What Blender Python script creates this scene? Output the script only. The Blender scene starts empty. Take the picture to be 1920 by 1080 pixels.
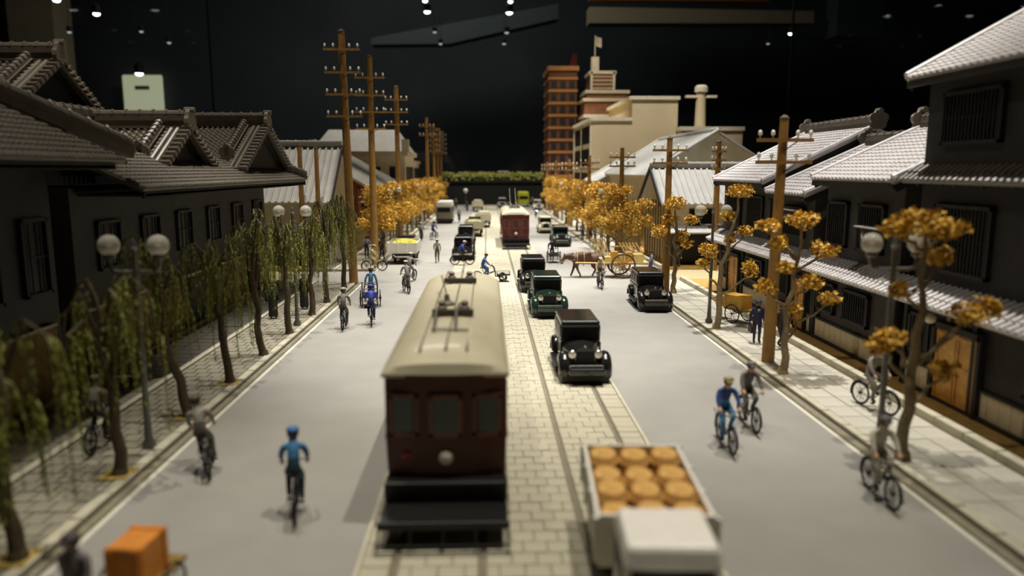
import bpy, bmesh, math, random
from math import sin, cos, pi as PI, radians as RAD
from mathutils import Vector, Matrix

S = bpy.context.scene
C = S.collection
random.seed(11)

# ------------------------------------------------------------------ camera
F_PX, PITCH, YAW, EYE = 1400.0, RAD(9.01), RAD(1.94), Vector((0, 0, 7.0))
cd = bpy.data.cameras.new('camera'); cam = bpy.data.objects.new('camera', cd); C.objects.link(cam)
cam.location = EYE; cam.rotation_euler = (PI/2 - PITCH, 0, -YAW)
cd.sensor_width = 36; cd.lens = F_PX/1920*36; cd.clip_end = 900; cd.clip_start = .1
cd.dof.use_dof = True; cd.dof.focus_distance = 38; cd.dof.aperture_fstop = .02625/.17; cd.dof.aperture_blades = 0
S.camera = cam
# ------------------------------------------------------------------ world, exposure, museum lamps and added fills over the model
w = bpy.data.worlds.new('world'); S.world = w; w.use_nodes = True
w.node_tree.nodes['Background'].inputs[0].default_value = (.5, .6, .7, 1)
w.node_tree.nodes['Background'].inputs[1].default_value = .004
S.view_settings.view_transform = 'Standard'; S.view_settings.look = 'None'
S.view_settings.exposure = 0; S.view_settings.gamma = 1; S.view_settings.use_curve_mapping = False
S.cycles.max_bounces = 6; S.cycles.diffuse_bounces = 3; S.cycles.glossy_bounces = 3
S.cycles.transparent_max_bounces = 12; S.cycles.sample_clamp_indirect = 4; S.cycles.use_denoising = True
S.cycles.caustics_reflective = False; S.cycles.caustics_refractive = False

def spot(loc, aim, power, angle, col, rad=.45, blend=.7):
    l = bpy.data.lights.new('museum_or_fill_spot', 'SPOT'); l.energy = power; l.spot_size = RAD(angle); l.spot_blend = blend
    l.color = col; l.shadow_soft_size = rad
    o = bpy.data.objects.new('museum_or_fill_spot', l); C.objects.link(o); o.location = loc
    o.rotation_euler = (Vector(aim) - Vector(loc)).to_track_quat('-Z', 'Y').to_euler()
    return o
WARM = (1.0, .93, .80); COOL = (1.0, .96, .90)
for x, y, p in ((11, 15, 46e3), (11, 35, 96e3), (10, 57, 122e3), (9, 82, 128e3), (8, 112, 120e3)):      # row above the pale pavement
    spot((x, y, 50), (x - 1, y, 0), p, 50, WARM if y < 30 else COOL)
for x, y, p in ((0, 13, 36e3), (0, 32, 70e3), (0, 50, 80e3), (0, 68, 82e3), (0, 88, 82e3), (0, 110, 80e3), (0, 132, 74e3)):          # row above the tracks
    spot((x, y, 50), (x - 1, y, 0), p, 29, WARM if y < 30 else COOL)
for x, y, p in ((-13, 24, 34e3), (-12, 41, 44e3), (-12, 66, 50e3), (-11, 100, 50e3)):                  # row above the willows
    spot((x, y, 50), (x, y, 0), p, 44, WARM)
for y in (24, 42): spot((-14, y, 46), (13.2, y, 0), 11e3, 24, WARM)                                   # unseen weak fill added to lift the shop fronts
spot((16, 78, 56), (19, 104, 8), 105e3, 42, COOL); spot((0, 128, 54), (4, 150, 4), 90e3, 36, WARM); spot((10, 96, 58), (17, 124, 16), 60e3, 26, WARM)  # unseen spots added to brighten the store, hedge and brick tower

# ------------------------------------------------------------------ helpers
def srgb(r, g, b):
    f = lambda c: (c/255/12.92) if c/255 <= .04045 else ((c/255 + .055)/1.055)**2.4
    return (f(r), f(g), f(b), 1)
MATS = {}
def mat(name, col, rough=.6, metal=0.0, var=.12, scale=6.0, bump=0.0, bscale=30.0, alpha=None, emit=None, trans=0.0, spec=.5, col2=None, coat=0.0):
    """procedural material: noise-varied colour with optional relief"""
    if name in MATS: return MATS[name]
    m = bpy.data.materials.new(name); m.use_nodes = True; nt = m.node_tree; b = nt.nodes['Principled BSDF']
    c = srgb(*col); b.inputs['Roughness'].default_value = rough; b.inputs['Metallic'].default_value = metal
    b.inputs['Specular IOR Level'].default_value = spec
    if coat: b.inputs['Coat Weight'].default_value = coat; b.inputs['Coat Roughness'].default_value = .08
    tc = nt.nodes.new('ShaderNodeTexCoord')
    if var:
        n = nt.nodes.new('ShaderNodeTexNoise'); n.inputs['Scale'].default_value = scale; n.inputs['Detail'].default_value = 4
        r = nt.nodes.new('ShaderNodeValToRGB'); nt.links.new(tc.outputs['Object'], n.inputs['Vector'])
        nt.links.new(n.outputs['Fac'], r.inputs['Fac']); nt.links.new(r.outputs['Color'], b.inputs['Base Color'])
        lo = srgb(*col2) if col2 else tuple(v*(1 - var) for v in c[:3]) + (1,)
        hi = tuple(min(1, v*(1 + var)) for v in c[:3]) + (1,)
        r.color_ramp.elements[0].position = .32; r.color_ramp.elements[1].position = .68
        r.color_ramp.elements[0].color = lo; r.color_ramp.elements[1].color = hi
    else:
        b.inputs['Base Color'].default_value = c
    if bump:
        n2 = nt.nodes.new('ShaderNodeTexNoise'); n2.inputs['Scale'].default_value = bscale
        bp = nt.nodes.new('ShaderNodeBump'); bp.inputs['Strength'].default_value = bump; bp.inputs['Distance'].default_value = .02
        nt.links.new(tc.outputs['Object'], n2.inputs['Vector']); nt.links.new(n2.outputs['Fac'], bp.inputs['Height'])
        nt.links.new(bp.outputs['Normal'], b.inputs['Normal'])
    if trans: b.inputs['Transmission Weight'].default_value = trans
    if emit: b.inputs['Emission Color'].default_value = srgb(*col); b.inputs['Emission Strength'].default_value = emit
    MATS[name] = m
    return m
def glassy(name, tint, reflect=.08, rough=.02):
    """thin clear sheet: mostly see-through with a mirror-like share"""
    m = bpy.data.materials.new(name); m.use_nodes = True; nt = m.node_tree
    nt.nodes.remove(nt.nodes['Principled BSDF']); out = nt.nodes['Material Output']
    t = nt.nodes.new('ShaderNodeBsdfTransparent'); t.inputs[0].default_value = tint + (1,)
    g = nt.nodes.new('ShaderNodeBsdfGlossy'); g.inputs['Roughness'].default_value = rough
    x = nt.nodes.new('ShaderNodeMixShader'); x.inputs[0].default_value = reflect
    nt.links.new(t.outputs[0], x.inputs[1]); nt.links.new(g.outputs[0], x.inputs[2]); nt.links.new(x.outputs[0], out.inputs[0])
    MATS[name] = m; return m

def globe_mat():
    m = glassy('clear_globe', (.97, .96, .92), .16, .04); nt = m.node_tree; out = nt.nodes['Material Output']
    d = nt.nodes.new('ShaderNodeBsdfDiffuse'); d.inputs[0].default_value = (.82, .78, .66, 1)
    x = nt.nodes.new('ShaderNodeMixShader'); x.inputs[0].default_value = .42; last = out.inputs[0].links[0].from_socket
    nt.links.new(last, x.inputs[1]); nt.links.new(d.outputs[0], x.inputs[2]); nt.links.new(x.outputs[0], out.inputs[0]); return m
GLOBE = globe_mat()

class MB:
    """collects simple shapes into one mesh"""
    def __init__(s): s.v, s.f, s.m = [], [], []
    def add(s, vs, fs, mi=0):
        o = len(s.v); s.v += [tuple(v) for v in vs]
        s.f += [tuple(i + o for i in f) for f in fs]; s.m += [mi]*len(fs); return s
    def box(s, c, d, rz=0, mi=0, top=(1, 1), shift=(0, 0), rot=None):
        x, y, z = d[0]/2, d[1]/2, d[2]/2; tx, ty = top
        vs = [(-x, -y, -z), (x, -y, -z), (x, y, -z), (-x, y, -z)] + [(a*tx + shift[0], b*ty + shift[1], z) for a, b in ((-x, -y), (x, -y), (x, y), (-x, y))]
        R = rot if rot is not None else Matrix.Rotation(rz, 3, 'Z')
        c = Vector(c)
        return s.add([R @ Vector(v) + c for v in vs], [(0, 3, 2, 1), (4, 5, 6, 7), (0, 1, 5, 4), (1, 2, 6, 5), (2, 3, 7, 6), (3, 0, 4, 7)], mi)
    def bar(s, a, b, w, h, mi=0):
        a, b = Vector(a), Vector(b); d = (b - a); L = d.length
        q = d.to_track_quat('Y', 'Z').to_matrix()
        return s.box((a + b)/2, (w, L, h), mi=mi, rot=q)
    def tube(s, pts, r, n=8, mi=0, caps=True):
        pts = [Vector(p) for p in pts]
        if not isinstance(r, (list, tuple)): r = [r]*len(pts)
        loops = []; ref = None
        for i, p in enumerate(pts):
            d = (pts[min(i+1, len(pts)-1)] - pts[max(i-1, 0)])
            d = d.normalized() if d.length > 1e-9 else Vector((0, 0, 1))
            if ref is None: ref = d.orthogonal().normalized()
            ref = (ref - d*ref.dot(d)); ref = ref.normalized() if ref.length > 1e-6 else d.orthogonal().normalized()
            u = d.cross(ref)
            loops.append([p + (ref*cos(2*PI*k/n) + u*sin(2*PI*k/n))*r[i] for k in range(n)])
        return s.loft(loops, mi, caps)
    def loft(s, loops, mi=0, caps=True, closed=True):
        n = len(loops[0]); vs = [v for l in loops for v in l]; fs = []
        for i in range(len(loops) - 1):
            for k in range(n if closed else n - 1):
                a, b = i*n + k, i*n + (k+1) % n
                fs.append((a, b, b + n, a + n))
        if caps and closed:
            fs.append(tuple(reversed(range(n)))); fs.append(tuple(range((len(loops)-1)*n, len(loops)*n)))
        return s.add(vs, fs, mi)
    def lathe(s, prof, c=(0, 0, 0), n=12, mi=0, axis='Z'):
        loops = []
        for r, z in prof:
            l = []
            for k in range(n):
                a = 2*PI*k/n; p = (r*cos(a), r*sin(a), z)
                if axis == 'X': p = (p[2], p[0], p[1])
                if axis == 'Y': p = (p[1], p[2], p[0])
                l.append(Vector(p) + Vector(c))
            loops.append(l)
        return s.loft(loops, mi)
    def ball(s, c, r, n=10, m=6, mi=0):
        if not isinstance(r, (list, tuple)): r = (r, r, r)
        loops = []
        for j in range(m + 1):
            t = -PI/2 + PI*j/m; t = max(-PI/2 + .08, min(PI/2 - .08, t))
            loops.append([Vector(c) + Vector((r[0]*cos(t)*cos(2*PI*k/n), r[1]*cos(t)*sin(2*PI*k/n), r[2]*sin(t))) for k in range(n)])
        return s.loft(loops, mi)
    def poly(s, pts, ext, mi=0):
        """flat outline pushed along ext"""
        e = Vector(ext); a = [Vector(p) for p in pts]
        return s.loft([a, [p + e for p in a]], mi)
    def torus(s, c, R, r, axis='X', n=20, m=6, mi=0, a0=0, a1=2*PI, sx=1.0):
        full = abs(a1 - a0 - 2*PI) < 1e-6; loops = []
        for i in range(n if full else n + 1):
            a = a0 + (a1 - a0)*i/n; l = []
            for k in range(m):
                b = 2*PI*k/m; q = R + r*cos(b); h = r*sin(b)*sx
                p = {'X': (h, q*cos(a), q*sin(a)), 'Y': (q*cos(a), h, q*sin(a)), 'Z': (q*cos(a), q*sin(a), h)}[axis]
                l.append(Vector(p) + Vector(c))
            loops.append(l)
        if full: loops.append(loops[0])
        return s.loft(loops, mi, caps=not full)
    def mesh(s, name, mats, smooth=False):
        me = bpy.data.meshes.new(name); me.from_pydata(s.v, [], s.f)
        if not isinstance(mats, (list, tuple)): mats = [mats]
        for m in mats: me.materials.append(m)
        if len(mats) > 1: me.polygons.foreach_set('material_index', s.m)
        if smooth:
            me.polygons.foreach_set('use_smooth', [True]*len(me.polygons))
            me.set_sharp_from_angle(angle=RAD(45))
        me.validate(); me.update(); return me
    def build(s, name, mats, parent=None, smooth=False, bevel=0, **kw):
        return link(name, s.mesh(name, mats, smooth), parent, bevel=bevel, **kw)
def link(name, me, parent=None, loc=None, rz=None, bevel=0, kind=None, label=None):
    o = bpy.data.objects.new(name, me); C.objects.link(o)
    if parent is not None: o.parent = parent
    if loc is not None: o.location = loc
    if rz is not None: o.rotation_euler = (0, 0, rz)
    if bevel:
        b = o.modifiers.new('bevel', 'BEVEL'); b.width = bevel; b.segments = 2; b.limit_method = 'ANGLE'; b.angle_limit = RAD(40)
    if kind: o['kind'] = kind
    if label: o['label'] = label
    return o
def thing(name, label, cat, loc=(0, 0, 0), rz=0, group=None, sc=1.0):
    o = bpy.data.objects.new(name, None); C.objects.link(o); o.location = loc; o.rotation_euler = (0, 0, rz); o.scale = (sc,)*3
    o.empty_display_size = .2
    return tag(o, label, cat, group)
def tag(o, label, cat, group=None):
    o['label'] = label; o['category'] = cat
    if group: o['group'] = group
    return o
def struct(name, mb, m, smooth=False, **kw):
    return mb.build(name, m, None, smooth, kind='structure', **kw)
KIDS = {}
def dup(root, loc, rz=0, label=None, group=None, sc=None):
    """copy of a thing with copies of its parts and sub-parts (shared meshes)"""
    def cp(o, par):
        c = o.copy(); C.objects.link(c)
        if par is not None: c.parent = par
        for ch in o.children: cp(ch, c)
        return c
    r = cp(root, None); r.location = loc; r.rotation_euler = (0, 0, rz)
    if label: r['label'] = label
    if group: r['group'] = group
    if sc: r.scale = (sc,)*3
    return r
_f = Vector((sin(YAW)*cos(PITCH), cos(YAW)*cos(PITCH), -sin(PITCH))); _r = Vector((cos(YAW), -sin(YAW), 0)); _d = _f.cross(_r)
def g(px, py, z=0.0):
    """ground spot (x, y) at height z that the survey of the photograph gives"""
    d = _f*F_PX + _r*(px - 960) + _d*(py - 540); t = (z - EYE.z)/d.z
    return (EYE.x + d.x*t, EYE.y + d.y*t)
ORD = 'first second third fourth fifth sixth seventh eighth ninth tenth eleventh twelfth thirteenth fourteenth fifteenth sixteenth seventeenth eighteenth'.split()

# ------------------------------------------------------------------ materials
ROAD = mat('asphalt_grey', (152, 149, 142), .85, var=.05, scale=.7, bump=.15, bscale=25)
BLOCKM = mat('cream_sett', (180, 174, 152), .8, var=.07, scale=1.3, bump=.2, bscale=20)
JOINT = mat('joint_grit', (140, 132, 110), .9)
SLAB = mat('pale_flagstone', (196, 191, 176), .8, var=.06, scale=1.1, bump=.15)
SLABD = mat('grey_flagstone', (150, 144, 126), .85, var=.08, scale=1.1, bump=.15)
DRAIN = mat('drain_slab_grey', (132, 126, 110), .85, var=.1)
KERB = mat('kerb_cream', (196, 190, 168), .8, var=.08, scale=2)
GUT = mat('gutter_grey', (138, 131, 110), .85)
LINE = mat('white_line_paint', (216, 212, 196), .7, var=.05)
EARTH = mat('ochre_earth', (190, 152, 84), .95, var=.2, scale=4, bump=.4)
RAIL = mat('rail_steel', (142, 136, 118), .5, .4)
TILEL = mat('kawara_brown_grey_dimmed', (112, 104, 92), .34, var=.14, scale=3)  # brown-grey tile; part of its darkness stands in for weak light
TILER = mat('kawara_pale_grey', (196, 191, 190), .45, var=.1, scale=3)
TILEF = mat('zinc_grey_roof', (190, 188, 182), .6, var=.08, scale=1)
DARKW = mat('charred_board', (40, 38, 35), .75, var=.15, scale=3)
DARKW2 = mat('dark_plaster', (62, 61, 57), .8, var=.12, scale=2)
BLACKW = mat('black_lacquer_wood', (21, 20, 19), .6, var=.15)
CREAMW = mat('cream_plaster', (216, 207, 178), .8, var=.07, scale=1.5)
BEIGE = mat('beige_stucco', (198, 180, 144), .85, var=.05, scale=.4)
OCHW = mat('ochre_board', (142, 114, 52), .75, var=.2, scale=3)
DOORW = mat('orange_door_wood', (214, 160, 80), .55, var=.18, scale=5)
POLEW = mat('pole_timber', (158, 118, 58), .6, var=.16, scale=3, bump=.2)
GLASSD = mat('dark_window_glass', (14, 15, 15), .35, var=0, spec=.25)
INSUL = mat('white_porcelain', (224, 220, 206), .25, var=0)
STEELG = mat('lamp_post_grey', (122, 120, 112), .4, .6)
BARKD = mat('dark_bark', (84, 70, 50), .8, var=.3, scale=14, bump=.6, bscale=40)
BARKP = mat('pale_bark', (146, 128, 92), .75, var=.25, scale=12, bump=.5, bscale=40)
WILLOW = mat('willow_green', (124, 128, 50), .6, var=.3, scale=3)
GOLD = mat('golden_leaf', (226, 184, 70), .6, var=.2, scale=2.2, col2=(194, 148, 50))
SKIN = mat('painted_skin', (206, 168, 132), .6, var=.05)
HAIRM = mat('black_hair', (34, 28, 24), .5, var=.1)
SHOE = mat('shoe_black', (30, 27, 25), .5, var=.1)
IRON = mat('black_iron', (30, 29, 28), .4, .3, var=.1)
TYRE = mat('tyre_rubber', (32, 31, 30), .8, var=.1)
CHROME = mat('chrome', (214, 212, 204), .18, .9, var=0)
# ================================================================== the setting: hall, case, street
m_hall = mat('hall_dark_wall', (60, 66, 72), .9, var=.25, scale=.02)
struct('floor', MB().box((0, 130, -41), (640, 460, 2)), mat('hall_floor', (40, 38, 36), .5))
struct('ceiling', MB().box((0, 130, 131), (640, 460, 2)), mat('hall_ceiling', (20, 20, 22), .9))
struct('wall_back', MB().box((0, 341, 45), (640, 2, 172)), m_hall)
struct('wall_left', MB().box((-261, 130, 45), (2, 460, 172)), m_hall)
struct('wall_right', MB().box((261, 130, 45), (2, 460, 172)), m_hall)
# pale pillar, bars standing in for soft reflections, sign fascia and lit panel at the back of the hall
PALE = mat('pale_hall_paint', (176, 164, 136), .8)
BLUEG = mat('blue_grey_reflection', (64, 74, 80), .7)
struct('trim_1', MB().box((-182, 325, 30), (18, 14, 118)), PALE)
struct('trim_2', MB().poly([(40, 300, 69), (128, 300, 68), (128, 300, 63.5), (40, 300, 63)], (0, 8, 0)), PALE)  # solid bar standing in for a pale reflection
struct('trim_3', MB().poly([(-44, 300, 57), (28, 300, 70), (28, 300, 64.5), (-14, 300, 55), (-44, 300, 54.5)], (0, 8, 0)), BLUEG)  # solid shape standing in for a soft bluish reflection
struct('trim_4', MB().box((144, 300, 70), (18, 10, 24)), BLUEG)
tag(MB().box((75, 302, 76), (70, 4, 9)).build('fascia_board', mat('amber_fascia', (170, 112, 54), .7)), 'amber fascia board high on the dark hall wall', 'sign')
p = thing('info_kiosk', 'lit cream display panel far back in the dark hall', 'panel', (-147, 335, 32))
MB().box((0, 0, 7.5), (17, 1.5, 15)).build('glow_board', mat('panel_glow', (214, 216, 178), .6, emit=.42, var=.06, scale=.1), p, bevel=1.2)  # emission stands in for the spotlight falling on this board
MB().box((0, -1, 9.6), (6, .4, 1.6)).build('text_strip', mat('panel_strip', (126, 124, 100), .8), p, label='dull darker strip across the panel')
MB().box((0, 0, -37), (2, 1, 74)).build('stand', BLACKW, p)
# ceiling lamps that show above the street
LAMPON = mat('lamp_lens_lit', (236, 244, 255), .3, var=0, emit=9)
LAMPDIM = mat('lamp_lens_dim', (236, 240, 240), .3, var=0, emit=.6)
def hall_light(px, py, Y, r, on, label):
    d = _f*F_PX + _r*(px - 960) + _d*(py - 540); q = EYE + d*(Y/d.y)
    r *= .86; t = thing('ceiling_spotlight', label, 'lamp', q, 0, 'spotlights under the hall ceiling')
    MB().lathe([(r*.7, .3), (r*1.05, 0), (r*1.05, .5*r), (r*1.15, 2.2*r), (r*.5, 2.8*r)], n=14).build('housing', BLACKW, t, True)
    MB().lathe([(r*.2, -r*.55), (r*.75, -r*.35), (r, .1), (r*.9, .35)], n=14).build('lens', LAMPON if on else LAMPDIM, t, True)
    MB().tube([(0, 0, 2.6*r), (0, 0, 130 - q.z)], .07, 5).build('rod', BLACKW, t)
for px, py, Y, r, on, lb in (
        (801, 22, 236, 1.15, 1, 'lit hall spotlight high above the tram, lower of the paired lamps there'),
        (955, 24, 238, 1.15, 1, 'lit hall spotlight beside the pale reflected band above the tram tracks'),
        (797, 2, 210, .8, 1, 'lit hall spotlight at the very top above the tram roof'),
        (957, 3, 212, .8, 1, 'lit hall spotlight at the very top above the street axis'),
        (815, 60, 262, .8, 0, 'dim hall lamp just under the lit pair above the tram'),
        (826, 82, 270, .8, 0, 'lower dim hall lamp above the tram roof'),
        (950, 61, 262, .9, 0, 'dim hall lamp on the blue grey reflection end'),
        (945, 82, 272, .8, 0, 'lower dim hall lamp under the blue grey reflection'),
        (181, 26, 240, 1.2, 1, 'lit hall spotlight above the tiled roofs beside the pale pillar'),
        (106, 0, 220, 1.2, 1, 'lit hall spotlight cut by the top of the picture over the pillar'),
        (261, 138, 300, 1.7, 1, 'brightest hall spotlight right above the lit display panel'),
        (130, 60, 250, .8, 0, 'dim hall lamp in front of the pale pillar'),
        (265, 59, 262, .8, 0, 'dim hall lamp above the lit display panel'),
        (317, 80, 266, .8, 0, 'lower dim hall lamp beside the lit display panel'),
        (1483, 63, 254, 1.0, 1, 'lit hall spotlight above the dark houses and telegraph pole'),
        (1440, 82, 262, .6, 0, 'faint hall lamp beside the lit one above the dark houses')):
    hall_light(px, py, Y, r, on, lb)
hl = bpy.data.lights.new('hall_light', 'AREA'); hl.energy = 60000; hl.size = 60; hl.color = (1, .93, .82)  # unseen area fill added above the frame to lift the dark hall
ho = bpy.data.objects.new('hall_light', hl); C.objects.link(ho); ho.location = (-30, 240, 126)

# display case: base, glass and seams
struct('trim_5', MB().box((4, 78, -20.4), (126, 176, 40)), mat('case_plinth', (34, 32, 30), .6))
PANE = glassy('case_glass', (.95, .97, .97), .012)
cs = thing('display_case', 'clear glass walls of the museum case around the model street', 'display case', (0, 0, 0))
MB().box((4, 165, 40), (124, .3, 80)).build('glass_pane', PANE, cs)
MB().box((-58, 120.5, 40), (.3, 88, 80)).build('glass_pane', PANE, cs)
MB().box((-58, 35, 40), (.3, 82, 80)).build('glass_pane', PANE, cs)
MB().box((66, 82, 40), (.3, 165, 80)).build('glass_pane', PANE, cs)
for x, y in ((-58, 76.3), (-57.9, 164.9), (65.9, 164.9)):
    MB().box((x, y, 40), (.35, .35, 80)).build('seam', BLACKW, cs)

# street: road slab
struct('road', MB().box((4, 80, -.2), (124, 170, .4)), ROAD)
Y0, YC0, YC1, Y1 = 7.0, 46.2, 51.8, 150.0        # pavement runs and the cross street between them
def strip(name, x0, x1, z, m, runs=((Y0, YC0), (YC1, Y1)), z0=0.0):
    b = MB()
    for a, e in runs: b.box(((x0 + x1)/2, (a + e)/2, (z + z0)/2), (abs(x1 - x0), e - a, z - z0))
    return struct(name, b, m)
strip('road_line', 9.2, 9.33, .012, LINE); strip('road_line', -7.8, -7.67, .012, LINE)
strip('gutter', 9.33, 9.56, .07, GUT); strip('gutter', -8.0, -7.8, .07, GUT)
strip('earth_strip', 12.42, 44, .2, EARTH); strip('earth_strip', -44, -12.9, .2, EARTH)
strip('ground', 12.42, 44, .02, mat('cross_street_sand', (186, 172, 132), .9), ((YC0, YC1),))
strip('ground', -44, -13.2, .02, MATS['cross_street_sand'], ((YC0, YC1),))
pr = strip('pavement', 9.56, 12.1, .1, JOINT); pl = strip('pavement', -10.5, -8.0, .1, JOINT)
dr = strip('drain_walk', -12.9, -10.72, .1, JOINT)
kr = strip('kerb', 9.56, 9.58, .1, KERB); kl = strip('kerb', -8.02, -8.0, .1, KERB)
ki = strip('wall_kerb', 12.1, 12.12, .1, KERB); kj = strip('pale_edge', -10.72, -10.5, .19, KERB); strip('pale_edge', -12.92, -12.78, .26, KERB)
TH = YC1 + .1
def paving(parent, name, m, x0, x1, y0, y1, w, d, ztop, gap, stagger=0.0, limit=300, keep=None, h=.06, jitter=.006):
    """pieces nearest the eye as single parts (shared mesh), the rest joined as one stuff part"""
    cells = []
    nr = int(round((y1 - y0)/d)); nc = int(round((x1 - x0)/w)); w = (x1 - x0)/nc; d = (y1 - y0)/nr
    for j in range(nr):
        off = stagger*w if j % 2 else 0
        for i in range(nc + (1 if off else 0)):
            a = x0 + i*w - off; b = min(a + w, x1); a = max(a, x0)
            if b - a < .05: continue
            cells.append(((a + b)/2, y0 + (j + .5)*d, b - a, d))
    rnd = random.Random(5); pick = []; rest = []
    for c in cells:
        (pick if (len(pick) < limit and (keep is None or keep(c[0], c[1]))) else rest).append(c)
    meshes = {}
    for x, y, cw, cdp in pick:
        k = round(cw, 2)
        if k not in meshes:
            meshes[k] = MB().box((0, 0, -h/2), (cw - gap, cdp - gap, h), top=(.97, .97)).mesh(name, m)
        link(name, meshes[k], parent, (x, y, ztop + rnd.uniform(-jitter, jitter)))
    if rest:
        b = MB()
        for x, y, cw, cdp in rest:
            z = ztop + rnd.uniform(-jitter, jitter); X, Yh = (cw - gap)/2, (cdp - gap)/2
            b.add([(x-X, y-Yh, z-h), (x+X, y-Yh, z-h), (x+X, y+Yh, z-h), (x-X, y+Yh, z-h), (x-X, y-Yh, z), (x+X, y-Yh, z), (x+X, y+Yh, z), (x-X, y+Yh, z)],
                  [(4, 5, 6, 7), (0, 1, 5, 4), (1, 2, 6, 5), (2, 3, 7, 6), (3, 0, 4, 7)])
        b.build(name + '_field', m, parent, kind='stuff')
tb = MB().box((.9, 79, .008), (6.5, 148, .016)); tb = struct('track_bed', tb, JOINT)
RX = (-1.66, -.1, 1.86, 3.42)
def near_seen(x, y): return y > 11.2 and not (-2.3 < x < .42 and y > 14.2)
for k, (a, b) in enumerate(((-2.27, RX[0] - .075), (RX[0] + .065, RX[1] - .075), (RX[1] + .065, RX[2] - .075), (RX[2] + .065, RX[3] - .075), (RX[3] + .065, 4.07))):
    paving(tb, 'paving_sett', BLOCKM, a, b, 9.0, 150, .49, .42, .05, .018, .5 if b - a > .8 else 0, 64, near_seen, h=.045)
for x in RX:
    MB().box((x - .05, 79, .035), (.05, 148, .035)).box((x + .04, 79, .035), (.03, 148, .035)).build('rail', RAIL, tb)
for x in (-2.31, 4.11): MB().box((x, 79, .04), (.07, 148, .05)).build('edge_stone', KERB, tb)
paving(pr, 'flagstone', SLAB, 9.86, 12.08, 8, YC0, .74, .9, .15, .012, 0, 200, lambda x, y: y > 15)
paving(pr, 'flagstone', SLAB, 9.86, 12.08, YC1, Y1, .86, .95, .15, .022, 0, 0)
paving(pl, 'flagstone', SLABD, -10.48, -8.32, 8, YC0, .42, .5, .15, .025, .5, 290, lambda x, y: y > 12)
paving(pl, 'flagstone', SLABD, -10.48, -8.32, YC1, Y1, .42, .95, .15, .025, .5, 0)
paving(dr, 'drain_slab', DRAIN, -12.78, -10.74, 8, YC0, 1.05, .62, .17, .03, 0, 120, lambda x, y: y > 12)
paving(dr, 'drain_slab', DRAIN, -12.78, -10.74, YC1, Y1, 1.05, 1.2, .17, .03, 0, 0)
for par, x0, x1, zt, h in ((kr, 9.58, 9.84, .17, .17), (kl, -8.3, -8.02, .17, .17), (ki, 12.12, 12.42, .36, .3)):
    paving(par, 'kerb_stone', KERB, x0, x1, 8, YC0, .3, 1.25, zt, .018, 0, 40, None, h=h)
    paving(par, 'kerb_stone', KERB, x0, x1, YC1, Y1, .3, 1.25, zt, .018, 0, 0, None, h=h)
# ================================================================== buildings
def tile_slope(P0, U, V, W, L, pu=.3, pv=.32, r=.085, lo=None, hi=None, step=True):
    """barrel tiles in courses over a slope; lo/hi clip each course (hips)"""
    P0, U, V = Vector(P0), Vector(U).normalized(), Vector(V).normalized(); N = U.cross(V)
    if N.z < 0: N = -N
    b = MB(); nc = int(W/pu); nr = max(1, int(round(L/pv))); pv = L/nr
    arc = [(-1, 0), (-.72, .72), (0, 1.0), (.72, .72), (1, 0)]
    for i in range(nc):
        u = (i + .5)*W/nc
        for j in range(nr):
            v0, v1 = j*pv - (.03 if step else 0), (j + 1)*pv; vm = (v0 + v1)/2
            if lo is not None and not (lo(vm) <= u <= hi(vm)): continue
            h0, h1 = (.05, .012) if step else (.02, .02)
            A = [P0 + U*(u + a*r) + V*v0 + N*(c*r + h0) for a, c in arc]; B = [P0 + U*(u + a*r*.92) + V*v1 + N*(c*r*.9 + h1) for a, c in arc]
            fs = [(k, k+1, k+6, k+5) for k in range(4)] + [(4, 3, 2, 1, 0)]
            b.add(A + B, fs)
            if step:   # pan between the barrels, lifted at its lower lip
                q = W/nc - r
                b.add([P0 + U*(u + r*.9) + V*v0 + N*.045, P0 + U*(u + q + r*.1) + V*v0 + N*.045, P0 + U*(u + q + r*.1) + V*v1 + N*.004, P0 + U*(u + r*.9) + V*v1 + N*.004], [(0, 1, 2, 3)])
    return b
def slab(P, n, t=.1):
    """a plate with the outline P and thickness t below it"""
    return MB().poly(P, Vector(n).normalized()*(-t))
def ridge(a, b, h=.42, w=.26, par=None, m=None, clip=.62, name='ridge'):
    """stacked ridge courses, round cap tile and its little ties"""
    a, b = Vector(a), Vector(b); mb = MB(); up = Vector((0, 0, 1))
    mb.bar(a + up*h*.25, b + up*h*.25, w*1.25, h*.5); mb.bar(a + up*h*.54, b + up*h*.54, w*1.5, h*.08); mb.bar(a + up*h*.72, b + up*h*.72, w, h*.32)
    mb.tube([a + up*h*.96, b + up*h*.96], w*.42, 8)
    o = mb.build(name, m, par)
    n = int((b - a).length/clip); c = MB()
    for i in range(n):
        p = a.lerp(b, (i + .5)/n) + up*h*.96
        c.tube([p - (b-a).normalized()*.04, p + (b-a).normalized()*.04], w*.56, 8)
    c.build('ridge_tie', m, o, kind='stuff'); return o
def ridge_end(p, axis, s, par, m, lobes=5):
    """lobed end tile: an outline facing along axis"""
    ax = Vector(axis).normalized(); side = Vector((0, 0, 1)).cross(ax).normalized(); P = []
    for k in range(lobes*6):
        a = 2*PI*k/(lobes*6) + PI/2; r = s*(.8 + .2*abs(cos(lobes*a/2 - lobes*PI/4)))
        P.append(Vector(p) + side*r*cos(a) + Vector((0, 0, 1))*r*sin(a)*1.05)
    mb = MB().poly([q - ax*.09 for q in P], ax*.18)
    mb.tube([Vector(p) - ax*.2 + Vector((0, 0, s*.9)), Vector(p) + ax*.22 + Vector((0, 0, s*.9))], s*.26, 8)
    return mb.build('ridge_end_tile', m, par)
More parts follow.
